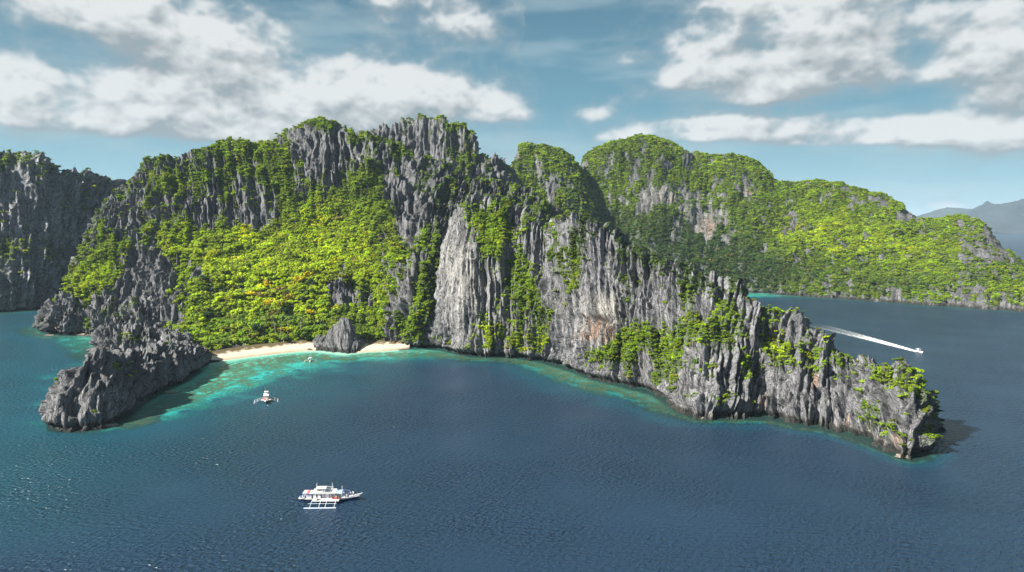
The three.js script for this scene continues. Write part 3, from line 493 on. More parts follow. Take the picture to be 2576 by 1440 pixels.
own.forEach((s, i) => {
  const [x, y, z, r, px, py] = s, lime = clamp(0.12 + blobs(limeAt, px, py)), k0 = rnd(), shoreAt = py > 800;
  const pt = 0.5 + 0.42 * N3(x / 30, 1, z / 30) + 0.34 * M3(x / 11, 2, z / 11) + 0.25 * (k0 - 0.5), kind = rnd() < 0.03 ? 'rust' : pt > (shoreAt ? 0.95 : 0.88) ? 'yellow' : pt > (shoreAt ? 0.72 : 0.58 - 0.25 * lime) ? 'lime' : pt > 0.22 ? 'green' : pt > 0.1 ? 'olive' : 'deep';
  const shore = py > 820, key = kind + (i % 24);
  const where = shore ? (px < 560 ? 'beside the grey rocks at the left end of the beach' : px < 690 ? 'behind the left half of the long beach' : px < 790 ? 'behind the right half of the long beach' : 'behind the pyramid rock') : py > 755 ? (px < 600 ? 'low on the left part of the slope' : px < 760 ? 'low on the slope above the middle of the beach' : 'low on the slope above the pyramid rock') : (px < 600 ? 'higher up on the left part of the slope' : px < 760 ? 'higher up on the slope above the middle of the beach' : 'higher up on the slope above the pyramid rock');
  const big = r > 4.6 ? 'broad ' : '', label = `${big}${kindWord[kind]} tree ${where}`;
  const group = `${big}${kindWord[kind]} trees ${where}`;
  let t = protos.get(key);
  if (!t) { t = thing('broadleaf_tree', label, 'tree', V(0, 0, 0), 0, group); meshOf('crown', crowns[i % crowns.length].clone().translate(0, 0.55, 0), treeMat[kind + (i % 3)], t); meshOf('trunk', trunkGeo, bark, t); protos.set(key, t); }
  else { t = t.clone(); t.name = numbered('broadleaf_tree'); scene.add(t); tag(t, label, 'tree', group); }
  t.position.set(x, y - 0.3, z); t.rotation.y = rnd() * 6.283; t.scale.set(r * (0.9 + 0.35 * rnd()), r * (0.72 + 0.4 * rnd()), r * (0.9 + 0.35 * rnd()));
});
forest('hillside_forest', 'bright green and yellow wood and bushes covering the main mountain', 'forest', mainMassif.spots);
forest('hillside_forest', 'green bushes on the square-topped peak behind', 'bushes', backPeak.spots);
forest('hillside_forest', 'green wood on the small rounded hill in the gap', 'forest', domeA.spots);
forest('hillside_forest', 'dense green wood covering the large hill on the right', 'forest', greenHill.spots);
forest('cliff_bushes', 'scattered bushes on the dark cliffs at the left edge', 'bushes', farCliffs.spots);
forest('cliff_bushes', 'green bushes in the gullies and on the crest of the long headland', 'bushes', headland.spots);
forest('cliff_bushes', 'few green bushes on the foreground rock headland', 'bushes', [...frontCrag.spots, ...middleCrag.spots]);
forest('cliff_bushes', 'bushes between the rock pinnacles on the far left shore', 'bushes', [...coastCrag.spots, ...pyramid.spots]);

// ------------------------------------------------------------------ far mountains
function ridge(name, label, line, dist, depth, hue, seed) {
  const pts = line.map(([x, y]) => at(x, y, dist)), nu = 150, nv = 46, pos = [], col = [], idx = [];
  for (let i = 0; i <= nu; i++) {
    const r = catmull(pts, i / nu * (pts.length - 1) * 0.9999);
    for (let j = 0; j <= nv; j++) {
      const t = j / nv * 2 - 1, prof = Math.pow(1 - Math.abs(t), 1.15);
      const x = r.x + 0 * t, z = r.z - t * -depth * -1;
      const n = fbm(x / 700 + seed, t * 1.4, z / 700, 5);
      const sp1 = 1 - Math.abs(N3(x / 420 + seed, t * 0.6, 2)) * 1.5;
      const h = Math.max(-5, r.y * prof * (1 + 0.35 * n * Math.min(1, Math.abs(t) * 3)) + r.y * 0.16 * sp1 * Math.min(1, Math.abs(t) * 4) * (1 - Math.abs(t)) + r.y * 0.02 * N3(x / 60, 1, z / 60) - (Math.abs(t) > 0.985 ? 10 : 0));
      pos.push(x + 60 * n, h, z + 200 * n * (1 - Math.abs(t)));
      const k = 0.8 + 0.5 * N3(x / 300, h / 120, z / 300) + 0.25 * N3(x / 70, h / 70, z / 70); col.push(hue[0] * k, hue[1] * k, hue[2] * k);
    }
  }
  for (let i = 0; i < nu; i++) for (let j = 0; j < nv; j++) { const a = i * (nv + 1) + j, b = a + nv + 1; idx.push(a, a + 1, b + 1, a, b + 1, b); }
  const g = new THREE.BufferGeometry(); g.setAttribute('position', new THREE.Float32BufferAttribute(pos, 3)); g.setAttribute('color', new THREE.Float32BufferAttribute(col, 3)); g.setIndex(idx); g.computeVertexNormals();
  tag(meshOf(name, g, new THREE.MeshStandardMaterial({ vertexColors: true, roughness: 1, side: THREE.DoubleSide })), label, 'mountain', null, 'structure');
}
ridge('far_mountain', 'hazy lower mountain with two tops on the far right horizon', [[2290, 566], [2320, 545], [2350, 533], [2378, 522], [2400, 525], [2424, 526], [2440, 540], [2470, 556], [2520, 572]], 9500, 1500, [0.022, 0.034, 0.030], 3);
ridge('far_mountain', 'hazy blue high mountain on the far right horizon at the frame edge', [[2395, 580], [2420, 560], [2448, 540], [2475, 517], [2490, 508], [2503, 507], [2512, 515], [2550, 508], [2580, 500], [2640, 485], [2720, 470], [2850, 500], [3000, 560]], 8300, 1100, [0.012, 0.020, 0.026], 8);  // dark slate base colour, with cloud shade over the mountain painted in

// ------------------------------------------------------------------ beach
const sandTex = (() => { const n = 256, d = new Uint8Array(n * n * 4); for (let i = 0; i < n * n; i++) { const x = i % n, y = (i / n) | 0, k = 0.9 + 0.06 * N2(x / 9, y / 9) + 0.05 * N2(x / 2.1, y / 2.1); d[i * 4] = clamp(255 * 0.83 * k, 0, 255); d[i * 4 + 1] = clamp(255 * 0.765 * k, 0, 255); d[i * 4 + 2] = clamp(255 * 0.68 * k, 0, 255); d[i * 4 + 3] = 255; } const t = new THREE.DataTexture(d, n, n); t.colorSpace = THREE.SRGBColorSpace; t.wrapS = t.wrapT = THREE.RepeatWrapping; t.magFilter = THREE.LinearFilter; t.needsUpdate = true; return t; })();
function beach(label, cols) {      // each: waterline pixel and upper edge pixel
  const nu = (cols.length - 1) * 14, rows = 16, pos = [], uv = [], col = [], idx = [];
  const A = cols.map((c) => onLevel(c[0], c[1], 0)), B = cols.map((c) => onLevel(c[2], c[3], 2.6));
  for (let i = 0; i <= nu; i++) {
    const a = catmull(A, i / nu * (A.length - 1) * 0.99999), b = catmull(B, i / nu * (B.length - 1) * 0.99999);
    for (let j = 0; j <= rows; j++) {
      const t = -0.6 + 2.4 * j / rows, y = t < 0 ? t * 1.6 : t > 1 ? 2.6 + (t - 1) * 3 : 2.6 * (1 - (1 - t) ** 1.7);
      const x = a.x + (b.x - a.x) * t, z = a.z + (b.z - a.z) * t;
      pos.push(x, y + 0.12 * N3(x / 5, 0, z / 5) * (t > 0.1 ? 1 : 0), z); uv.push(x / 6, z / 6);
      const wet = smooth(0.3, 0.02, t + 0.05 * N3(x / 8, 5, z / 8)), soil = smooth(1.0, 1.4, t + 0.25 * N3(x / 6, 2, z / 6)); let c = mix3([1, 1, 1], [0.62, 0.55, 0.45], wet); c = mix3(c, [0.16, 0.14, 0.06], soil); col.push(...c);
    }
  }
  for (let i = 0; i < nu; i++) for (let j = 0; j < rows; j++) { const p = i * (rows + 1) + j, q = p + rows + 1; idx.push(p, q, q + 1, p, q + 1, p + 1); }
  const g = new THREE.BufferGeometry(); g.setAttribute('position', new THREE.Float32BufferAttribute(pos, 3)); g.setAttribute('uv', new THREE.Float32BufferAttribute(uv, 2)); g.setAttribute('color', new THREE.Float32BufferAttribute(col, 3)); g.setIndex(idx); g.computeVertexNormals();
  tag(meshOf('beach', g, new THREE.MeshStandardMaterial({ map: sandTex, vertexColors: true, roughness: 0.95, side: THREE.DoubleSide })), label, 'beach', null, 'structure');
}
beach('long strip of white sand below the green slope, left of the pyramid rock', [[495, 925, 500, 905], [530, 912, 535, 896], [580, 905, 580, 889], [640, 897, 638, 881], [700, 890, 695, 875], [750, 885, 745, 869], [800, 882, 800, 866]]);
beach('short strip of white sand between the pyramid rock and the headland', [[895, 888, 898, 872], [930, 886, 930, 870], [965, 884, 965, 868], [1000, 880, 1000, 868], [1030, 877, 1030, 868]]);

// ------------------------------------------------------------------ sea
const SHORE = [   // survey points of the waterline: px, py, width of the shallows, reefiness
  [[130, 1052, 4, .1], [142, 1080, 4, .1], [182, 1085, 4, .1], [240, 1080, 8, .3], [300, 1060, 26, .5], [340, 1022, 50, .6], [400, 986, 62, .8], [460, 958, 75, .9], [490, 936, 85, 1]],
  [[495, 925, 95, 1], [530, 912, 105, 1], [580, 905, 105, 1], [640, 897, 90, 1], [700, 890, 78, 1], [750, 885, 70, 1], [800, 884, 62, 1], [868, 892, 46, 1], [914, 886, 48, 1], [965, 884, 52, 1], [1000, 880, 54, 1], [1062, 877, 56, .9], [1112, 881, 48, .9], [1190, 897, 28, .7], [1300, 900, 28, .7], [1360, 909, 32, .8], [1450, 936, 36, .9], [1505, 956, 36, .9], [1570, 972, 34, .8], [1650, 992, 34, .6], [1702, 1026, 24, .4], [1762, 1053, 13, .4], [1850, 1051, 16, .5], [1935, 1053, 14, .5], [2010, 1070, 13, .4], [2080, 1081, 11, .4], [2165, 1106, 9, .3], [2225, 1132, 9, .3], [2285, 1155, 9, .3], [2330, 1137, 8, .2]],
  [[106, 826, 26, .2], [122, 838, 26, .3], [160, 843, 30, .3], [200, 844, 34, .2], [245, 846, 44, .1], [262, 884, 30, .1], [246, 905, 16, .1]],
  [[-80, 789, 24, .2], [10, 786, 24, .2], [60, 782, 26, .2], [112, 775, 40, .2], [138, 764, 40, 0]],
  [[1640, 735, 60, .3], [1880, 738, 70, .3], [1990, 744, 34, .3], [2080, 750, 20, .3], [2200, 758, 16, .2], [2320, 768, 16, .2], [2420, 775, 14, .2], [2610, 788, 12, .2]],
].map((l) => l.map(([x, y, w, r]) => { const p = onLevel(x, y, 0); return [p.x, p.z, w * 0.8, r]; }));
function seaColour() {
  const X0 = -620, X1 = 820, Z0 = -1080, Z1 = -180, W = 2048, H = 1300, d = new Uint8Array(W * H * 4);
  const segs = []; for (const l of SHORE) for (let i = 0; i + 1 < l.length; i++) segs.push([...l[i], ...l[i + 1]]);
  const enc = (v) => 255 * Math.pow(clamp(v), 1 / 2.2);
  const deep0 = [0.008, 0.026, 0.054];
  for (let j = 0; j < H; j++) for (let i = 0; i < W; i++) {
    const x = mix(X0, X1, (i + 0.5) / W), z = mix(Z0, Z1, (j + 0.5) / H);
    let best = 9, reef = 0, dd = 1e9, sand = 0;
    for (const s of segs) {
      const ex = s[4] - s[0], ez = s[5] - s[1], t = clamp(((x - s[0]) * ex + (z - s[1]) * ez) / (ex * ex + ez * ez)), dx = x - s[0] - ex * t, dz = z - s[1] - ez * t, D = Math.sqrt(dx * dx + dz * dz), w = s[2] + (s[6] - s[2]) * t, k = D / w;
      if (k < best) { best = k; reef = s[3] + (s[7] - s[3]) * t; dd = D; sand = s[3] === 1 && s[7] === 1 ? 1 : 0; }
    }
    const west = smooth(-60, -230, x + 0.1 * z + 30), deep = mix3(deep0, [0.006, 0.052, 0.072], west * 0.75);
    let c = deep;
    if (best < 2.2) {
      const n1 = fbm(x / 22, 0, z / 22, 4), n2 = fbm(x / 6, 7, z / 6, 4), n3 = N3(x / 1.7, 3, z / 1.7);
      const k = best + 0.42 * n1 + 0.12 * n2;
      const rich = 0.22 + 0.78 * smooth(18, 55, best < 9 ? dd / Math.max(best, 0.01) : 0), teal = mix3([0.008, 0.20 * rich, 0.17 * rich], [0.006, 0.14 * rich, 0.145 * rich], smooth(0.5, 1, k)), pale = [0.30, 0.50, 0.40];
      c = mix3(teal, deep, smooth(0.72, 1.35, k));
      c = mix3(c, [0.005, 0.055, 0.085], smooth(0.8, 1.2, k) * smooth(2.1, 1.2, k) * 0.6);
      c = mix3(c, [0.07, 0.36, 0.28], smooth(0.5, 0.1, k) * rich);
      c = mix3(c, [0.02, 0.40, 0.36], smooth(0.55, 0.75, k) * smooth(1.05, 0.85, k) * smooth(-0.1, 0.3, n1 + 0.5 * n2) * rich * 0.8);
      const patch = smooth(-0.16, 0.10, n2 + 0.5 * n1 + 0.12 * n3 + 0.14) * smooth(0.1, 0.24, best) * smooth(0.9, 0.6, k) * clamp(reef * 1.1);
      c = mix3(c, mix3([0.072, 0.078, 0.026], [0.03, 0.10, 0.06], clamp(0.5 + n3 * 0.5 + n1)), patch * 0.85);
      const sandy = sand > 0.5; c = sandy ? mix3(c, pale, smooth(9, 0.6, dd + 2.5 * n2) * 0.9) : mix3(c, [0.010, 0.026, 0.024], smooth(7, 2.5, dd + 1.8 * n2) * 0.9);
    }
    const v = 1 + 0.16 * fbm(x / 130, 2, z / 60, 3), o = (j * W + i) * 4, e = Math.min(i, j, W - 1 - i, H - 1 - j), f = smooth(0, 60, e), q = mix(1, v, f);
    for (let m = 0; m < 3; m++) d[o + m] = enc(mix(deep0[m], c[m], f) * q);
    d[o + 3] = 255;
  }
  const t = new THREE.DataTexture(d, W, H); t.colorSpace = THREE.SRGBColorSpace; t.magFilter = THREE.LinearFilter; t.needsUpdate = true;
  return { t, X0, X1, Z0, Z1 };
}
function waveHeights(n, size) {      // wind sea from a directional spectrum, by inverse FFT; heights in metres
  const re = new Float64Array(n * n), im = new Float64Array(n * n), r = rngOf(5), gauss = () => Math.sqrt(-2 * Math.log(r() + 1e-9)) * Math.cos(6.2831853 * r());
  const wind = [0.35, 0.937], kp = 2 * Math.PI / 4.2;
  for (let j = 0; j < n; j++) for (let i = 0; i < n; i++) {
    const ki = (i < n / 2 ? i : i - n) * 2 * Math.PI / size, kj = (j < n / 2 ? j : j - n) * 2 * Math.PI / size, k = Math.hypot(ki, kj), q = j * n + i, a = gauss(), b = gauss();
    if (k < 2 * Math.PI / 40 || k > 2 * Math.PI / 0.7) continue;
    const c = (ki * wind[0] + kj * wind[1]) / k, s = Math.exp(-0.8 * (kp / k) ** 4) * Math.pow(k, -1.7) * Math.sqrt(0.12 + c * c * c * c);
    re[q] = a * s; im[q] = b * s;
  }
  const cos = new Float64Array(n / 2), sin = new Float64Array(n / 2); for (let i = 0; i < n / 2; i++) { cos[i] = Math.cos(2 * Math.PI * i / n); sin[i] = Math.sin(2 * Math.PI * i / n); }
  const br = new Float64Array(n), bi = new Float64Array(n);
  const fft = (o, st) => {
    let bits = Math.log2(n); for (let i = 0; i < n; i++) { let x = i, y = 0; for (let b = 0; b < bits; b++) { y = (y << 1) | (x & 1); x >>= 1; } br[y] = re[o + i * st]; bi[y] = im[o + i * st]; }
    for (let len = 2; len <= n; len <<= 1) { const h = len / 2, stp = n / len; for (let i = 0; i < n; i += len) for (let k = 0; k < h; k++) { const c = cos[k * stp], s = sin[k * stp], p = i + k, q = p + h, x = br[q] * c - bi[q] * s, y = br[q] * s + bi[q] * c; br[q] = br[p] - x; bi[q] = bi[p] - y; br[p] += x; bi[p] += y; } }
    for (let i = 0; i < n; i++) { re[o + i * st] = br[i]; im[o + i * st] = bi[i]; }
  };
  for (let j = 0; j < n; j++) fft(j * n, 1);
  for (let i = 0; i < n; i++) fft(i, n);
  let s2 = 0; for (let i = 0; i < n * n; i++) s2 += re[i] * re[i];
  const k = 1 / Math.sqrt(s2 / (n * n)), out = new Float32Array(n * n * 4);
  for (let i = 0; i < n * n; i++) { const u = (i % n) / n * 6.2831853, v = Math.floor(i / n) / n * 6.2831853, gust = 0.85 + 0.24 * Math.sin(2 * u + 3 * v + 1) + 0.2 * Math.sin(5 * u - 2 * v + 2 * Math.sin(v)) + 0.2 * Math.sin(-3 * u + 7 * v + 1.5 * Math.sin(2 * u)) + 0.12 * Math.sin(11 * u + 6 * v), h = re[i] * k * gust; out[i * 4] = out[i * 4 + 1] = out[i * 4 + 2] = 0.5 + h * 0.1; out[i * 4 + 3] = 1; }
  const t = new THREE.DataTexture(out, n, n, THREE.RGBAFormat, THREE.FloatType); t.wrapS = t.wrapT = THREE.RepeatWrapping; t.magFilter = THREE.LinearFilter; t.channel = 1; t.needsUpdate = true;
  return t;
}
{
  const { t, X0, X1, Z0, Z1 } = seaColour(), tile = 400, xs = [-60000, -8000, -2000, -620, -200, 200, 820, 2000, 8000, 60000], zs = [-60000, -9000, -3000, -1080, -600, -180, 0, 1500];
  const pos = [], uv = [], uv1 = [], idx = [];
  for (const z of zs) for (const x of xs) { pos.push(x, 0, z); uv.push((x - X0) / (X1 - X0), (z - Z0) / (Z1 - Z0)); uv1.push(x / tile, z / tile); }
  for (let j = 0; j + 1 < zs.length; j++) for (let i = 0; i + 1 < xs.length; i++) { const a = j * xs.length + i, b = a + xs.length; idx.push(a, b, b + 1, a, b + 1, a + 1); }
  const g = new THREE.BufferGeometry(); g.setAttribute('position', new THREE.Float32BufferAttribute(pos, 3)); g.setAttribute('uv', new THREE.Float32BufferAttribute(uv, 2)); g.setAttribute('uv1', new THREE.Float32BufferAttribute(uv1, 2)); g.setIndex(idx); g.computeVertexNormals();
  const m = new THREE.MeshPhysicalMaterial({ map: t, roughness: 0.34, ior: 1.33, bumpMap: waveHeights(2048, tile), bumpScale: 1.35 });
  tag(meshOf('sea', g, m), 'dark blue rippled sea with turquoise shallows along the shore', 'sea', null, 'structure');
}

// ------------------------------------------------------------------ rocks in the water and on the sand
const boulderGeo = (seed, flat) => {
  const g = new THREE.IcosahedronGeometry(1, 5), p = g.attributes.position, c = [], uv = [];
  for (let i = 0; i < p.count; i++) {
    const x = p.getX(i), y = p.getY(i), z = p.getZ(i), k = 1 + 0.28 * N3(x * 1.1 + seed, y * 1.1, z * 1.1) + 0.16 * rib(x * 2 + seed, y * 1.1, z * 2) + 0.08 * rib2(x * 4.5, y * 2 + seed, z * 4.5);
    p.setXYZ(i, x * k, y * k * flat, z * k); const b = 0.9 + 0.25 * N3(x * 5, y * 3, z * 5 + seed); c.push(b, b, b); uv.push(x * 0.1 + z * 0.06 + seed, y * 0.06);
  }
  g.setAttribute('color', new THREE.Float32BufferAttribute(c, 3)); g.setAttribute('uv', new THREE.Float32BufferAttribute(uv, 2)); g.computeVertexNormals(); return g;
};
const stoneMat = (c) => { const m = rockMat.clone(); m.color.setRGB(...c); return m; };
const darkStone = stoneMat([0.15, 0.15, 0.165]), paleStone = stoneMat([0.42, 0.36, 0.30]), blackStone = stoneMat([0.06, 0.055, 0.05]);
function boulder(px, py, w, h, mat, label, turn = 0, seed = 1) {    // w, h in metres
  const p = onLevel(px, py, 0), m = meshOf('rock', boulderGeo(seed, 1), mat); m.scale.set(w / 2, h, w / 2.6); m.position.set(p.x, h * 0.05, p.z - w / 5); m.rotation.y = turn; tag(m, label, 'rock');
}
boulder(291, 1042, 9, 4.6, darkStone, 'grey boulder leaning against the right foot of the foreground rock headland', 0.4, 2);
boulder(338, 1018, 5.4, 1.4, darkStone, 'low flat rock in shaded water beside the foreground headland, left of a round one', 0.2, 3);
boulder(357, 1010, 3.4, 1.5, darkStone, 'small round rock in the shaded water beside the foreground headland', 1.2, 5);
boulder(424, 990, 6.5, 0.8, paleStone, 'pale wave-washed flat rock at the shaded foot of the foreground headland', 0.1, 7);
boulder(272, 1073, 6, 0.5, paleStone, 'barely emerging pale ledge in front of the boulder at the foreground headland', 0.3, 8);
boulder(120, 846, 7.5, 0.9, paleStone, 'flat brown rock alone in the turquoise water at the far left', 0.1, 9);
boulder(137, 836, 9, 6.5, paleStone, 'pinkish weathered rock at the left end of the rock pinnacles', 0.5, 10);
boulder(212, 845, 13, 1.6, paleStone, 'low tan rock ledge in the water below the rock pinnacles', 0.0, 11);
boulder(236, 846, 7, 1.1, paleStone, 'short orange-tan rock slab beside the turquoise lagoon on the left', 0.3, 12);
boulder(776, 882, 5.2, 1.1, blackStone, 'black jagged little rock on the wet sand left of the pyramid rock', 0.2, 13);
boulder(533, 912, 8.5, 1.2, blackStone, 'flat black rock reaching into the water at the left end of the beach', 0.3, 14);
boulder(502, 911, 6.2, 9.5, darkStone, 'pointed grey rock tooth at the left end of the white beach', 0.6, 15);
boulder(488, 918, 5.5, 8.5, darkStone, 'grey rock tooth between the foreground headland and the pointed rock tooth', 0.9, 16);
boulder(2277, 1152, 6.2, 0.8, paleStone, 'pale wave-cut ledge in the water under the tip of the long headland', 0.4, 17);
boulder(1763, 1054, 4.2, 0.7, paleStone, 'small pale ledge in the water at the foot of the middle of the long headland', 0.1, 18);
boulder(1006, 873, 7, 2.6, darkStone, 'grey boulder at the right end of the short beach', 0.1, 19);

// ------------------------------------------------------------------ coconut palms at the beach
const palmLeaf = std([0.13, 0.20, 0.02], 0.7, { side: THREE.DoubleSide }), palmBark = std([0.30, 0.26, 0.21], 0.9);
const frondGeo = (() => {
  const pos = [], idx = [], n = 12;
  for (let i = 0; i <= n; i++) { const t = i / n, x = 3.6 * t * (1 - 0.18 * t), y = 1.0 * t - 2.3 * t * t, w = 0.62 * Math.sin(Math.PI * Math.min(1, 0.1 + 0.95 * t)) + 0.03; pos.push(x, y, 0, x + 0.35, y - 0.32 * w - 0.05, w, x + 0.35, y - 0.32 * w - 0.05, -w); }
  for (let i = 0; i < n; i++) { const a = i * 3, b = a + 3; if (i % 2 === 0 || i > 8) idx.push(a, b, b + 1, a, b + 1, a + 1, a, a + 2, b + 2, a, b + 2, b); else idx.push(a, b, a + 1, a, a + 2, b); }
  const g = new THREE.BufferGeometry(); g.setAttribute('position', new THREE.Float32BufferAttribute(pos, 3)); g.setIndex(idx); const q = g.toNonIndexed(); q.computeVertexNormals(); return q;
})();
function palm(base, H, lean, turn, label) {
  const t = thing('coconut_palm', label, 'palm tree', base, turn);
  const curve = new THREE.CatmullRomCurve3([V(0, -1, 0), V(lean * 0.15, H * 0.35, 0), V(lean * 0.5, H * 0.7, 0), V(lean, H, 0)]);
  meshOf('trunk', new THREE.TubeGeometry(curve, 14, 0.24, 7), palmBark, t);
  for (let i = 0; i < 15; i++) { const f = meshOf('frond', frondGeo, palmLeaf, t); f.position.set(lean, H, 0); f.rotation.set(0, i * 2.4 + 0.2 * rnd(), (i % 3) * 0.42 - 0.25 + 0.15 * rnd(), 'YXZ'); f.scale.setScalar(0.85 + 0.3 * rnd()); }
}
palm(at(694, 858, 553), 20, -2.0, 0.2, 'tallest coconut palm with a long pale bare trunk behind the beach');
palm(at(706, 854, 556), 19, 1.6, 0.3, 'tall coconut palm just right of the tallest one, leaning right');
palm(at(724, 842, 566), 14, 0.4, 1.0, 'straight coconut palm above the middle of the long beach');
palm(at(757, 846, 566), 15, 0.8, 2.0, 'coconut palm nearest the pyramid rock, rising above grey rocks');
palm(at(713, 868, 548), 6, 0.3, 0.4, 'short coconut palm with a wide crown right at the edge of the sand');
palm(at(664, 838, 566), 13, -0.6, 0.7, 'coconut palm left of the tallest one, its crown deep in the trees');

// ------------------------------------------------------------------ people (one continuous body each)
function personGeo(pose, shirt, shorts, skin = [0.30, 0.17, 0.10]) {
  const J = { stand: { hip: [0, .92, 0], neck: [0, 1.45, 0], head: [0, 1.63, .02], kn: [[-.1, .5, .02], [.1, .5, .04]], ft: [[-.11, .05, 0], [.12, .05, .02]], toe: [[-.12, .03, .16], [.14, .03, .18]], el: [[-.27, 1.16, -.03], [.27, 1.16, .03]], ha: [[-.26, .9, .1], [.24, .93, .14]] },
    sit: { hip: [0, .12, 0], neck: [0, .66, -.05], head: [0, .84, -.03], kn: [[-.13, .42, .36], [.14, .4, .38]], ft: [[-.14, .05, .55], [.16, .05, .58]], toe: [[-.15, .03, .7], [.18, .03, .72]], el: [[-.28, .38, .04], [.28, .38, .04]], ha: [[-.2, .36, .28], [.2, .36, .28]] },
    lie: { hip: [0, .12, 0], neck: [0, .16, -.54], head: [0, .2, -.72], kn: [[-.11, .26, .4], [.12, .12, .44]], ft: [[-.12, .07, .78], [.13, .07, .86]], toe: [[-.13, .2, .84], [.15, .2, .92]], el: [[-.34, .1, -.3], [.34, .1, -.32]], ha: [[-.3, .1, -.06], [.26, .12, -.62]] } }[pose];
  const sh = [-.17, .17].map((x) => [J.neck[0] + x, J.neck[1] - .05, J.neck[2] + .02]), hp = [-.09, .09].map((x) => [J.hip[0] + x, J.hip[1], J.hip[2]]);
  const B = [[J.hip, J.neck, .155, .13, shirt], [sh[0], sh[1], .085, .085, shirt], [J.neck, J.head, .06, .06, skin], [J.head, [J.head[0], J.head[1] + .05, J.head[2]], .105, .1, [.03, .025, .02]], [hp[0], hp[1], .13, .13, shorts]];
  for (const s of [0, 1]) B.push([hp[s], J.kn[s], .10, .07, shorts], [J.kn[s], J.ft[s], .068, .045, skin], [J.ft[s], J.toe[s], .045, .035, skin], [sh[s], J.el[s], .06, .045, shirt], [J.el[s], J.ha[s], .045, .035, skin]);
  const n = 56, mc = new MarchingCubes(n, new THREE.MeshBasicMaterial(), false, false, 60000), R = 1.02, cen = pose === 'stand' ? [0, .9, .05] : pose === 'sit' ? [0, .5, .2] : [0, .3, .06], seg = (p, b) => {
    const [a, c, r1, r2] = b, d = [c[0] - a[0], c[1] - a[1], c[2] - a[2]], q = [p[0] - a[0], p[1] - a[1], p[2] - a[2]], t = clamp((d[0] * q[0] + d[1] * q[1] + d[2] * q[2]) / (d[0] ** 2 + d[1] ** 2 + d[2] ** 2 + 1e-9));
    return Math.hypot(q[0] - d[0] * t, q[1] - d[1] * t, q[2] - d[2] * t) - mix(r1, r2, t); };
  const K = 0.03;
  for (let z = 0; z < n; z++) for (let y = 0; y < n; y++) for (let x = 0; x < n; x++) {
    const p = [(x / (n / 2) - 1) * R + cen[0], (y / (n / 2) - 1) * R + cen[1], (z / (n / 2) - 1) * R + cen[2]]; let s = 0; for (const b of B) { const d = seg(p, b); if (d < .3) s += Math.exp(-d / K); }
    mc.field[z * n * n + y * n + x] = s > 0 ? K * Math.log(s) : -0.3;
  }
  mc.isolation = 0; mc.update();
  const pos = Float32Array.from(mc.positionArray.subarray(0, mc.count * 3)), nor = Float32Array.from(mc.normalArray.subarray(0, mc.count * 3)), col = [];
  for (let i = 0; i < mc.count; i++) { for (let c = 0; c < 3; c++) pos[i * 3 + c] = pos[i * 3 + c] * R + cen[c]; const p = [pos[i * 3], pos[i * 3 + 1], pos[i * 3 + 2]]; let best = 9, k = skin; for (const b of B) { const d = seg(p, b); if (d < best) { best = d; k = b[4]; } } if (k === B[3][4] && p[2] > J.head[2] + .045 && pose !== 'lie' && p[1] < J.head[1] + .06) k = skin; col.push(...k); }
  const g = new THREE.BufferGeometry(); g.setAttribute('position', new THREE.BufferAttribute(pos, 3)); g.setAttribute('normal', new THREE.BufferAttribute(nor, 3)); g.setAttribute('color', new THREE.Float32BufferAttribute(col, 3)); return g;
}
const peopleMat = new THREE.MeshStandardMaterial({ vertexColors: true, roughness: 0.85 });
function person(host, pose, x, y, z, turn, shirt, shorts, label) {
  const m = meshOf('person', personGeo(pose, shirt, shorts), peopleMat); host.updateMatrixWorld(true);
  m.position.copy(host.localToWorld(V(x, y, z))); m.rotation.y = host.rotation.y + turn; tag(m, label, 'person', null);
}

// ------------------------------------------------------------------ outrigger boats
const white = std([0.62, 0.62, 0.63], 0.45), cream = std([0.72, 0.70, 0.64], 0.55), navy = std([0.015, 0.03, 0.11], 0.4), violet = std([0.22, 0.20, 0.46], 0.5), skyBlue = std([0.32, 0.42, 0.68], 0.6), glass = std([0.02, 0.025, 0.035], 0.08), dark = std([0.03, 0.03, 0.05], 0.7), orange = std([0.85, 0.13, 0.03], 0.6), pinkRed = std([0.75, 0.12, 0.14], 0.6), greyPanel = std([0.38, 0.36, 0.36], 0.5), barrelBlue = std([0.03, 0.12, 0.32], 0.5), bamboo = std([0.62, 0.55, 0.36], 0.6), floatBlue = std([0.60, 0.70, 0.86], 0.45), woodDeck = std([0.55, 0.50, 0.45], 0.7), redSeat = std([0.42, 0.05, 0.07], 0.6);
const box = (w, h, d, x, y, z, r = 0) => { const g = new THREE.BoxGeometry(w, h, d); if (r) g.rotateZ(r); g.translate(x, y, z); return g; };
const bar = (a, b, r, n = 7) => { const d = b.clone().sub(a), g = new THREE.CylinderGeometry(r, r, d.length(), n); g.applyQuaternion(new THREE.Quaternion().setFromUnitVectors(yAxis, d.clone().normalize())); g.translate((a.x + b.x) / 2, (a.y + b.y) / 2, (a.z + b.z) / 2); return g; };
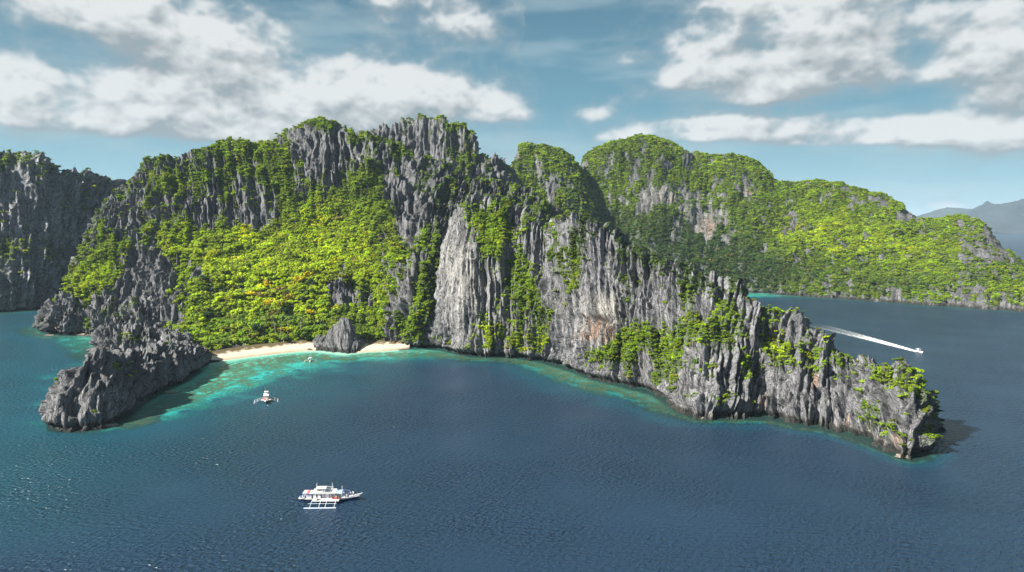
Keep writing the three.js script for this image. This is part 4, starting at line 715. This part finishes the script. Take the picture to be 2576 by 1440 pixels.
function hullGeo(L, beam, free, bowRise, sternRise, y0, from, to) {      // from..to: shares of the depth, keel to gunwale
  const nu = 40, nv = 8, pos = [], idx = [];
  for (let i = 0; i <= nu; i++) {
    const t = i / nu, x = -L / 2 + L * t, w = beam / 2 * Math.pow(Math.sin(Math.PI * clamp(0.10 + 0.90 * t, 0, 1)), 0.6) * (t > 0.55 ? 1 - ((t - 0.55) / 0.45) ** 2.2 * 0.9 : 1) * (t < .15 ? .7 + 2 * t : 1), sheer = free + bowRise * Math.max(0, (t - 0.5) * 2) ** 2.2 + sternRise * Math.max(0, (0.35 - t) / 0.35) ** 2, keel = y0 + (sheer - y0) * 0.85 * Math.max(0, (t - 0.8) / 0.2) ** 2;
    for (let j = 0; j <= nv * 2; j++) { const s = j / nv - 1, a = Math.abs(s) * (to - from) + from, k = Math.sin(a * Math.PI / 2); pos.push(x + (t - .5) * 0.0, keel + (sheer - keel) * a ** 1.3, Math.sign(s) * Math.max(0.02, w * (0.25 + 0.75 * k) * (a > 0 ? 1 : 0.2))); }
  }
  for (let i = 0; i < nu; i++) for (let j = 0; j < nv * 2; j++) { const a = i * (nv * 2 + 1) + j, b = a + nv * 2 + 1; idx.push(a, a + 1, b + 1, a, b + 1, b); }
  const g = new THREE.BufferGeometry(); g.setAttribute('position', new THREE.Float32BufferAttribute(pos, 3)); g.setIndex(idx); g.computeVertexNormals(); return g;
}
const dbl = (m) => { const c = m.clone(); c.side = THREE.DoubleSide; return c; };
const hullWhite = dbl(white), hullNavy = dbl(navy);
function outriggers(t, L, reach, xs, x0, x1, deck, armMat, floatMat) {
  for (const s of [-1, 1]) {
    for (const x of xs) { const c = new THREE.CatmullRomCurve3([V(x, deck, s * 0.5), V(x, deck + 0.1, s * reach * 0.45), V(x, deck * 0.72, s * reach * 0.75), V(x, 0.22, s * reach)]); meshOf('outrigger_arm', new THREE.TubeGeometry(c, 14, L * 0.0042, 6), armMat, t); }
    const f = bar(V(x0, 0.12, s * reach), V(x1, 0.12, s * reach), L * 0.0085, 8); meshOf('outrigger_float', f, floatMat, t);
    meshOf('outrigger_rail', bar(V(x0 + 1, deck * 0.78, s * reach * 0.72), V(x1 - 0.2, deck * 0.78, s * reach * 0.72), L * 0.0030, 6), floatMat, t);
  }
}
// the big tour boat in the foreground
{
  const p = onLevel(829, 1263, 0), t = thing('outrigger_boat', 'large white double-deck outrigger boat in the foreground, orange patch on its stern roof', 'boat', V(p.x, 0, p.z - 1.2), 0.03), X = (m) => m - 11.4;
  t.scale.y = 0.88;
  meshOf('hull', hullGeo(22.8, 3.2, 1.35, 1.55, 0.35, -0.6, 0.68, 1), hullWhite, t);
  meshOf('hull_bottom', hullGeo(22.75, 3.16, 1.35, 1.55, 0.35, -0.62, 0, 0.68), hullNavy, t);
  meshOf('foredeck', (() => { const s = new THREE.Shape(); s.moveTo(X(14.5), -1.45); s.lineTo(X(19), -0.95); s.lineTo(X(22.2), -0.12); s.lineTo(X(22.2), 0.12); s.lineTo(X(19), 0.95); s.lineTo(X(14.5), 1.45); const g = new THREE.ExtrudeGeometry(s, { depth: 0.1, bevelEnabled: false }); g.rotateX(-Math.PI / 2); g.rotateZ(0.05); g.translate(0, 1.25, 0); return g; })(), white, t);
  meshOf('deck', mergeGeometries([box(12, 0.1, 3.1, X(8.5), 1.32, 0), box(3, 0.1, 2.6, X(1.8), 1.5, 0)]), woodDeck, t);
  meshOf('side_deck', mergeGeometries([box(9.6, 0.14, 1.9, X(10.3), 1.42, 2.3), box(9.6, 0.45, 0.08, X(10.3), 1.25, 3.27)]), white, t); meshOf('side_deck', box(9.6, 0.14, 1.9, X(10.3), 1.42, -2.3), white, t);
  const cab = meshOf('cabin', mergeGeometries([box(5.2, 2.1, 2.7, X(5.6), 2.42, 0), box(2.4, 2.1, 2.0, X(9.8), 2.42, -0.3)]), white, t);
  meshOf('doorway', box(0.55, 1.75, 0.04, X(5.2), 2.3, 1.37), dark, cab); meshOf('doorway', box(0.5, 1.75, 0.04, X(6.85), 2.3, 1.37), dark, cab); meshOf('doorway', box(0.5, 1.75, 0.04, X(9.5), 2.3, 0.72), violet, cab);
  meshOf('window', box(0.8, 0.6, 0.04, X(3.9), 2.75, 1.37), skyBlue, cab); meshOf('window', box(0.4, 0.4, 0.04, X(8.05), 2.8, 1.37), glass, cab);
  const up = meshOf('upper_deck', mergeGeometries([box(8.4, 0.12, 3.3, X(9.3), 3.55, 0), box(8.4, 0.7, 0.07, X(9.3), 3.95, 1.65), box(8.4, 0.7, 0.07, X(9.3), 3.95, -1.65)]), white, t);
  const wh = meshOf('wheelhouse', box(3.0, 1.75, 2.2, X(8.2), 4.5, -0.1), white, t);
  for (const x of [7.25, 7.85, 8.35]) meshOf('window', box(0.36, 0.42, 0.04, X(x), 4.85, 1.02), glass, wh);
  meshOf('doorway', box(0.4, 1.4, 0.04, X(9.15), 4.4, 1.02), violet, wh);
  const rf = meshOf('wheelhouse_roof', box(3.5, 0.12, 2.7, X(8.2), 5.45, -0.1), white, t); meshOf('roof_panel', box(1.7, 0.05, 1.5, X(8.5), 5.54, -0.1), greyPanel, rf);
  const st = meshOf('stern_roof', box(4.2, 0.1, 3.2, X(3.9), 3.72, 0, -0.03), white, t);
  meshOf('roof_patch', box(1.0, 0.03, 3.1, X(3.6), 3.80, 0, -0.03), pinkRed, st); meshOf('roof_spot', new THREE.CylinderGeometry(0.48, 0.48, 0.03, 20).translate(X(3.6), 3.83, 0.1), orange, st); meshOf('roof_edge', mergeGeometries([box(4.2, 0.16, 0.08, X(3.9), 3.70, 1.64, -0.03), box(4.2, 0.16, 0.08, X(3.9), 3.70, -1.64, -0.03), box(0.08, 0.16, 3.3, X(1.76), 3.74, 0)]), violet, st);
  for (const z of [1.35, -1.35]) for (const x of [2.0, 2.45]) meshOf('roof_post', bar(V(X(x - 0.35), 1.5, z), V(X(x), 3.68, z), 0.07), white, t);
  const aw = meshOf('awning', box(2.6, 0.08, 3.2, X(14.5), 3.75, 0, 0.02), skyBlue, t); meshOf('awning_frame', mergeGeometries([bar(V(X(15.8), 3.75, 1.55), V(X(18.4), 3.6, 1.1), 0.06), bar(V(X(15.8), 3.75, -1.55), V(X(18.4), 3.6, -1.1), 0.06), bar(V(X(18.4), 3.6, -1.1), V(X(18.4), 3.6, 1.1), 0.07), bar(V(X(18.4), 3.6, 1.1), V(X(17.6), 1.9, 1.1), 0.07), bar(V(X(18.4), 3.6, -1.1), V(X(17.6), 1.9, -1.1), 0.06)]), violet, t);
  for (const [x, z] of [[13.3, 1.45], [13.3, -1.45], [15.8, 1.45], [15.8, -1.45], [11.9, 1.5]]) meshOf('awning_post', bar(V(X(x), 1.4, z), V(X(x), 3.7, z), 0.06), white, t);
  for (const [x, h, dx] of [[6.3, 7.6, 0.5], [12.4, 7.6, -0.1]]) { meshOf('mast', bar(V(X(x), 3.6, 0.9), V(X(x + dx), h, 0.3), 0.09), white, t); meshOf('mast', bar(V(X(x), 3.6, -1.2), V(X(x + dx), 5.7, -0.6), 0.07), white, t); }
  meshOf('mast', bar(V(X(15.8), 1.5, 0.2), V(X(15.75), 6.2, 0.2), 0.11), white, t);
  meshOf('mast_rail', mergeGeometries([bar(V(X(9.9), 5.5, -1), V(X(12.3), 5.6, -0.7), 0.06), bar(V(X(9.9), 5.5, 0.9), V(X(12.3), 5.6, 0.5), 0.05), bar(V(X(12.3), 5.6, -0.7), V(X(12.3), 5.6, 0.6), 0.06), bar(V(X(11.6), 4.2, 1.6), V(X(12.3), 5.6, 0.5), 0.05)]), white, t);
  meshOf('locker', box(1.4, 0.9, 1.5, X(16.7), 2.0, 0.2), cream, t); meshOf('bench', box(2.6, 0.35, 0.7, X(14.2), 1.72, 1.9), redSeat, t); meshOf('bow_sprit', bar(V(X(19.5), 2.1, 0), V(X(23.1), 3.05, 0), 0.1), white, t);
  for (const [x, z] of [[0.9, 0.5], [1.5, -0.5], [2.6, 0.8]]) meshOf('barrel', new THREE.CylinderGeometry(0.32, 0.32, 0.85, 12).translate(X(x), 1.95, z), barrelBlue, t);
  outriggers(t, 22.8, 7.0, [5.6, 8.8, 11.0, 14.2].map(X), X(3.6), X(14.9), 1.35, white, floatBlue);
  t.updateMatrixWorld(true);
  person(t, 'stand', X(18.9), 1.85, 0.25, 0.4, [.8, .8, .8], [.06, .06, .1], 'white-shirted person on the bow of the large boat, left of the one standing furthest forward');
  person(t, 'stand', X(19.7), 1.95, 0.0, -0.3, [.8, .8, .82], [.3, .28, .26], 'person in a white shirt standing furthest forward on the bow of the large boat');
  person(t, 'lie', X(8.0), 1.5, 2.5, 1.5, [.04, .04, .05], [.03, .03, .04], 'person in black lying on the side deck of the large boat');
  person(t, 'sit', X(7.2), 1.5, 2.7, 0.1, [.75, .75, .75], [.04, .04, .05], 'person in white top and black shorts sitting on the side deck of the large boat');
  person(t, 'sit', X(12.6), 1.5, 1.9, 0.3, [.45, .05, .08], [.05, .05, .08], 'person in dark red sitting behind the post in the middle of the large boat');
  person(t, 'sit', X(14.0), 1.9, 1.9, 0.0, [.5, .35, .3], [.4, .05, .06], 'person in a pale top on the red bench under the awning of the large boat');
  person(t, 'sit', X(14.9), 1.9, 1.9, 0.2, [.05, .05, .06], [.1, .1, .12], 'person in black sitting on the right end of the red bench of the large boat');
}
// the white boat in the bay, bow towards the viewer
{
  const p = onLevel(658, 1018, 0), t = thing('outrigger_boat', 'white outrigger boat in the middle of the bay, bow towards the viewer', 'boat', V(p.x, 0, p.z - 7), -1.25);
  meshOf('hull', hullGeo(16, 2.3, 1.1, 1.5, 0.3, -0.5, 0.7, 1), hullWhite, t); meshOf('hull_bottom', hullGeo(15.9, 2.26, 1.1, 1.5, 0.3, -0.52, 0, 0.7), hullNavy, t);
  meshOf('deck', box(10, 0.1, 2.2, -0.6, 1.05, 0), woodDeck, t); meshOf('side_deck', box(4.4, 0.12, 1.5, 0.6, 1.15, 1.75), white, t); meshOf('side_deck', box(4.4, 0.12, 1.5, 0.6, 1.15, -1.75), white, t);
  const c = meshOf('cabin', box(4, 1.7, 2.1, -3.4, 2.0, 0), white, t); meshOf('window', box(0.04, 0.5, 1.5, -1.38, 2.35, 0), glass, c);
  meshOf('roof', box(6.4, 0.12, 2.9, -2.4, 3.2, 0, -0.03), white, t); meshOf('upper_roof', box(2.4, 0.1, 2.2, -4.4, 4.5, 0), cream, t);
  for (const [x, z] of [[0.6, 1.3], [0.6, -1.3], [-1.2, 1.3], [-1.2, -1.3]]) meshOf('roof_post', bar(V(x, 1.1, z), V(x, 3.2, z), 0.06), white, t);
  for (const [x, z] of [[-3.3, 1], [-3.3, -1], [-5.4, 1], [-5.4, -1]]) meshOf('upper_post', bar(V(x, 3.2, z), V(x, 4.5, z), 0.05), white, t);
  meshOf('mast', bar(V(-3, 3.2, 0.4), V(-3, 6, 0.4), 0.08), white, t); meshOf('mast', bar(V(-1.5, 3.2, -0.6), V(-1.5, 5.2, -0.6), 0.06), white, t);
  meshOf('bench', box(1.8, 0.4, 0.6, 1.0, 1.3, 0.7), redSeat, t); meshOf('bench', box(1.8, 0.4, 0.6, 1.0, 1.3, -0.8), pinkRed, t); meshOf('life_vest', box(0.5, 0.4, 0.7, 0.4, 1.5, 1.8), orange, t);
  meshOf('bow_sprit', bar(V(6, 1.9, 0), V(8.3, 2.75, 0), 0.09), white, t); meshOf('anchor_buoy', new THREE.SphereGeometry(0.28, 14, 10).scale(1.2, 0.6, 1).translate(10.3, 0.05, -1.0), white, t);
  outriggers(t, 16, 6.3, [-2.6, 0.4, 2.8], -4, 4.4, 1.25, white, floatBlue);
  person(t, 'stand', 1.9, 1.2, -1.7, 1.6, [.04, .04, .05], [.05, .05, .08], 'person in dark clothes on the right side deck of the mid-bay boat');
  person(t, 'stand', 1.2, 1.2, 1.8, 1.6, [.6, .2, .18], [.3, .3, .3], 'person in a reddish top on the left side deck of the mid-bay boat');
}
// the small boat over the reef
{
  const p = onLevel(777, 911, 0), t = thing('outrigger_boat', 'small outrigger boat with a white canopy over the reef close to the beach', 'boat', V(p.x, 0, p.z - 3), -1.28);
  meshOf('hull', hullGeo(9, 1.3, 0.8, 0.9, 0.2, -0.35, 0, 1), hullWhite, t); meshOf('seat', box(3.6, 0.3, 0.9, -0.6, 0.75, 0), violet, t);
  const c = meshOf('canopy', (() => { const g = new THREE.CylinderGeometry(1.25, 1.25, 3.6, 20, 1, true, -0.95, 1.9); g.rotateZ(Math.PI / 2); g.rotateX(-Math.PI / 2); g.rotateX(Math.PI / 2); return g; })(), dbl(white), t); c.rotation.x = 0; c.position.set(-1.2, 1.2, 0);
  const b = new THREE.Box3().setFromObject(c); if (b.max.y < 1.9) c.rotation.x = Math.PI;
  meshOf('canopy_roof', box(3.5, 0.1, 1.9, -1.2, 2.35, 0), white, t);
  for (const [x, z] of [[0.4, 0.8], [0.4, -0.8], [-2.8, 0.8], [-2.8, -0.8]]) meshOf('canopy_post', bar(V(x, 0.7, z), V(x, 2.35, z), 0.05), white, t);
  outriggers(t, 12, 4.1, [-1.6, 0.2, 1.9], -2.8, 3.2, 0.9, bamboo, white);
}
// the far white launch half hidden behind the pinnacles
{
  const p = onLevel(117, 781, 0), t = thing('motor_launch', 'small white boat moored by the hidden cove at the far left, partly behind rock pinnacles', 'boat', p, Math.PI + 0.2);
  meshOf('hull', hullGeo(10, 2.2, 0.9, 0.7, 0.1, -0.4, 0, 1), hullWhite, t); meshOf('deck', box(7, 0.1, 1.9, -0.8, 0.85, 0), woodDeck, t); meshOf('roof', box(4.4, 0.12, 2, -1, 2.3, 0), white, t); meshOf('cabin', box(2.2, 1.4, 1.6, -2, 1.6, 0), cream, t);
  for (const [x, z] of [[0.9, 0.8], [0.9, -0.8]]) meshOf('roof_post', bar(V(x, 0.8, z), V(x, 2.3, z), 0.05), white, t);
}
beach('tiny patch of pale sand in the hidden cove at the far left', [[120, 770, 124, 758], [128, 768, 131, 756], [138, 767, 140, 755], [150, 766, 152, 754]]);
// the speedboat in the channel and its wake
{
  const a = onLevel(2313, 887, 0), b = onLevel(2040, 812, 0), dir = a.clone().sub(b).normalize(), turn = Math.atan2(-dir.z, dir.x);
  const t = thing('speedboat', 'white speedboat racing to the right ahead of a long foam trail in the channel', 'boat', V(a.x, 0.1, a.z), turn);
  meshOf('hull', hullGeo(9, 2.4, 0.95, 0.6, 0, -0.35, 0, 1), hullWhite, t); meshOf('deck', box(7, 0.1, 2, -0.8, 0.85, 0), white, t); meshOf('roof', box(3.6, 0.14, 2.1, -1, 2.5, 0), white, t);
  const c = meshOf('cabin', box(2.0, 1.0, 1.7, -0.4, 1.4, 0), white, t); meshOf('windscreen', box(0.05, 0.55, 1.4, 0.62, 1.6, 0), glass, c);
  for (const [x, z] of [[0.6, 0.9], [0.6, -0.9], [-2.6, 0.9], [-2.6, -0.9]]) meshOf('roof_post', bar(V(x, 0.9, z), V(x, 2.5, z), 0.05), white, t);
  meshOf('outboard_motor', mergeGeometries([box(0.5, 0.8, 0.4, -4.6, 0.9, 0.4), box(0.5, 0.8, 0.4, -4.6, 0.9, -0.4)]), dark, t);
  const n = 512, d = new Uint8Array(n * 64 * 4);
  for (let j = 0; j < 64; j++) for (let i = 0; i < n; i++) { const u = i / n, v = Math.abs(j / 31.5 - 1), rag = 0.5 * N2(i / 9, j / 7) + 0.35 * N2(i / 3.5, j / 3), core = smooth(1.05, 0.3, v + 0.5 * rag) * (smooth(0.62, 0.1, u + 0.22 * rag) + 0.22 * smooth(1, 0.6, u) * (v > 0.5 ? 1 : 0.4)), twin = (0.72 + 0.28 * smooth(0.05, 0.35, v) + (u < 0.25 ? 1 : 0)); const q = (j * n + i) * 4; d[q] = d[q + 1] = d[q + 2] = 255 * clamp(core * Math.min(1, twin) * 1.25); d[q + 3] = 255; }
  const tx = new THREE.DataTexture(d, n, 64); tx.magFilter = THREE.LinearFilter; tx.needsUpdate = true;
  const foam = new THREE.MeshStandardMaterial({ color: rgb(0.85, 0.87, 0.88), roughness: 0.9, transparent: true, alphaMap: tx, side: THREE.DoubleSide });
  foam.roughness = 1; const side = V(-dir.z, 0, dir.x), Lw = a.distanceTo(b) * 0.96, pos = [], uv = [], idx = [], nu = 120, nv = 6;
  for (let i = 0; i <= nu; i++) for (let j = 0; j <= nv; j++) { const u = i / nu, v = j / nv * 2 - 1, w = 2.6 + 11 * u ** 0.9, q = a.clone().addScaledVector(dir, -1.5 - u * Lw).addScaledVector(side, v * w + 5 * u * u); pos.push(q.x, 0.06 + 0.32 * (1 - u) * (1 - v * v) + 0.05 * N2(i / 2, j), q.z); uv.push(u, j / nv); }
  for (let i = 0; i < nu; i++) for (let j = 0; j < nv; j++) { const p = i * (nv + 1) + j, q = p + nv + 1; idx.push(p, q, q + 1, p, q + 1, p + 1); }
  const g = new THREE.BufferGeometry(); g.setAttribute('position', new THREE.Float32BufferAttribute(pos, 3)); g.setAttribute('uv', new THREE.Float32BufferAttribute(uv, 2)); g.setIndex(idx); g.computeVertexNormals();
  tag(meshOf('foam_wake', g, foam), 'long white foam trail behind the speedboat in the channel', 'wake', null, 'stuff');
}
// the kayak on the sand
{ const p = onLevel(648, 880, 1.9), t = thing('kayak', 'tiny turquoise kayak lying on the white sand of the long beach', 'kayak', V(p.x, 1.9, p.z), 0.25); meshOf('hull', hullGeo(4.6, 0.85, 0.45, 0.3, 0.25, -0.05, 0, 1), dbl(std([0.04, 0.38, 0.34], 0.4)), t); meshOf('seat', box(0.5, 0.25, 0.45, 0, 0.35, 0), dark, t); }
// the hut on the far shore
{
  const p = at(1856, 712, 1000), t = thing('hut', 'tiny pale-roofed hut at the foot of the green hill, just above the headland crest', 'hut', p, 0.3);
  meshOf('wall', box(5, 3, 4, 0, 0, 0), cream, t);
  const s = new THREE.Shape(); s.moveTo(-3.4, 0); s.lineTo(0, 1.9); s.lineTo(3.4, 0); s.lineTo(3.1, -0.1); s.lineTo(0, 1.6); s.lineTo(-3.1, -0.1); meshOf('roof', new THREE.ExtrudeGeometry(s, { depth: 5.4, bevelEnabled: false }).translate(0, 1.6, -2.7), white, t); meshOf('door', box(0.9, 2, 0.05, 0.5, -0.4, 2.03), dark, t);
}

console.log('triangles', triangles, 'spots', [mainMassif, backPeak, domeA, greenHill, farCliffs, headland, frontCrag].map((o) => o.spots.length).join(' '), 'own', own.length);

renderer.render(scene, camera);
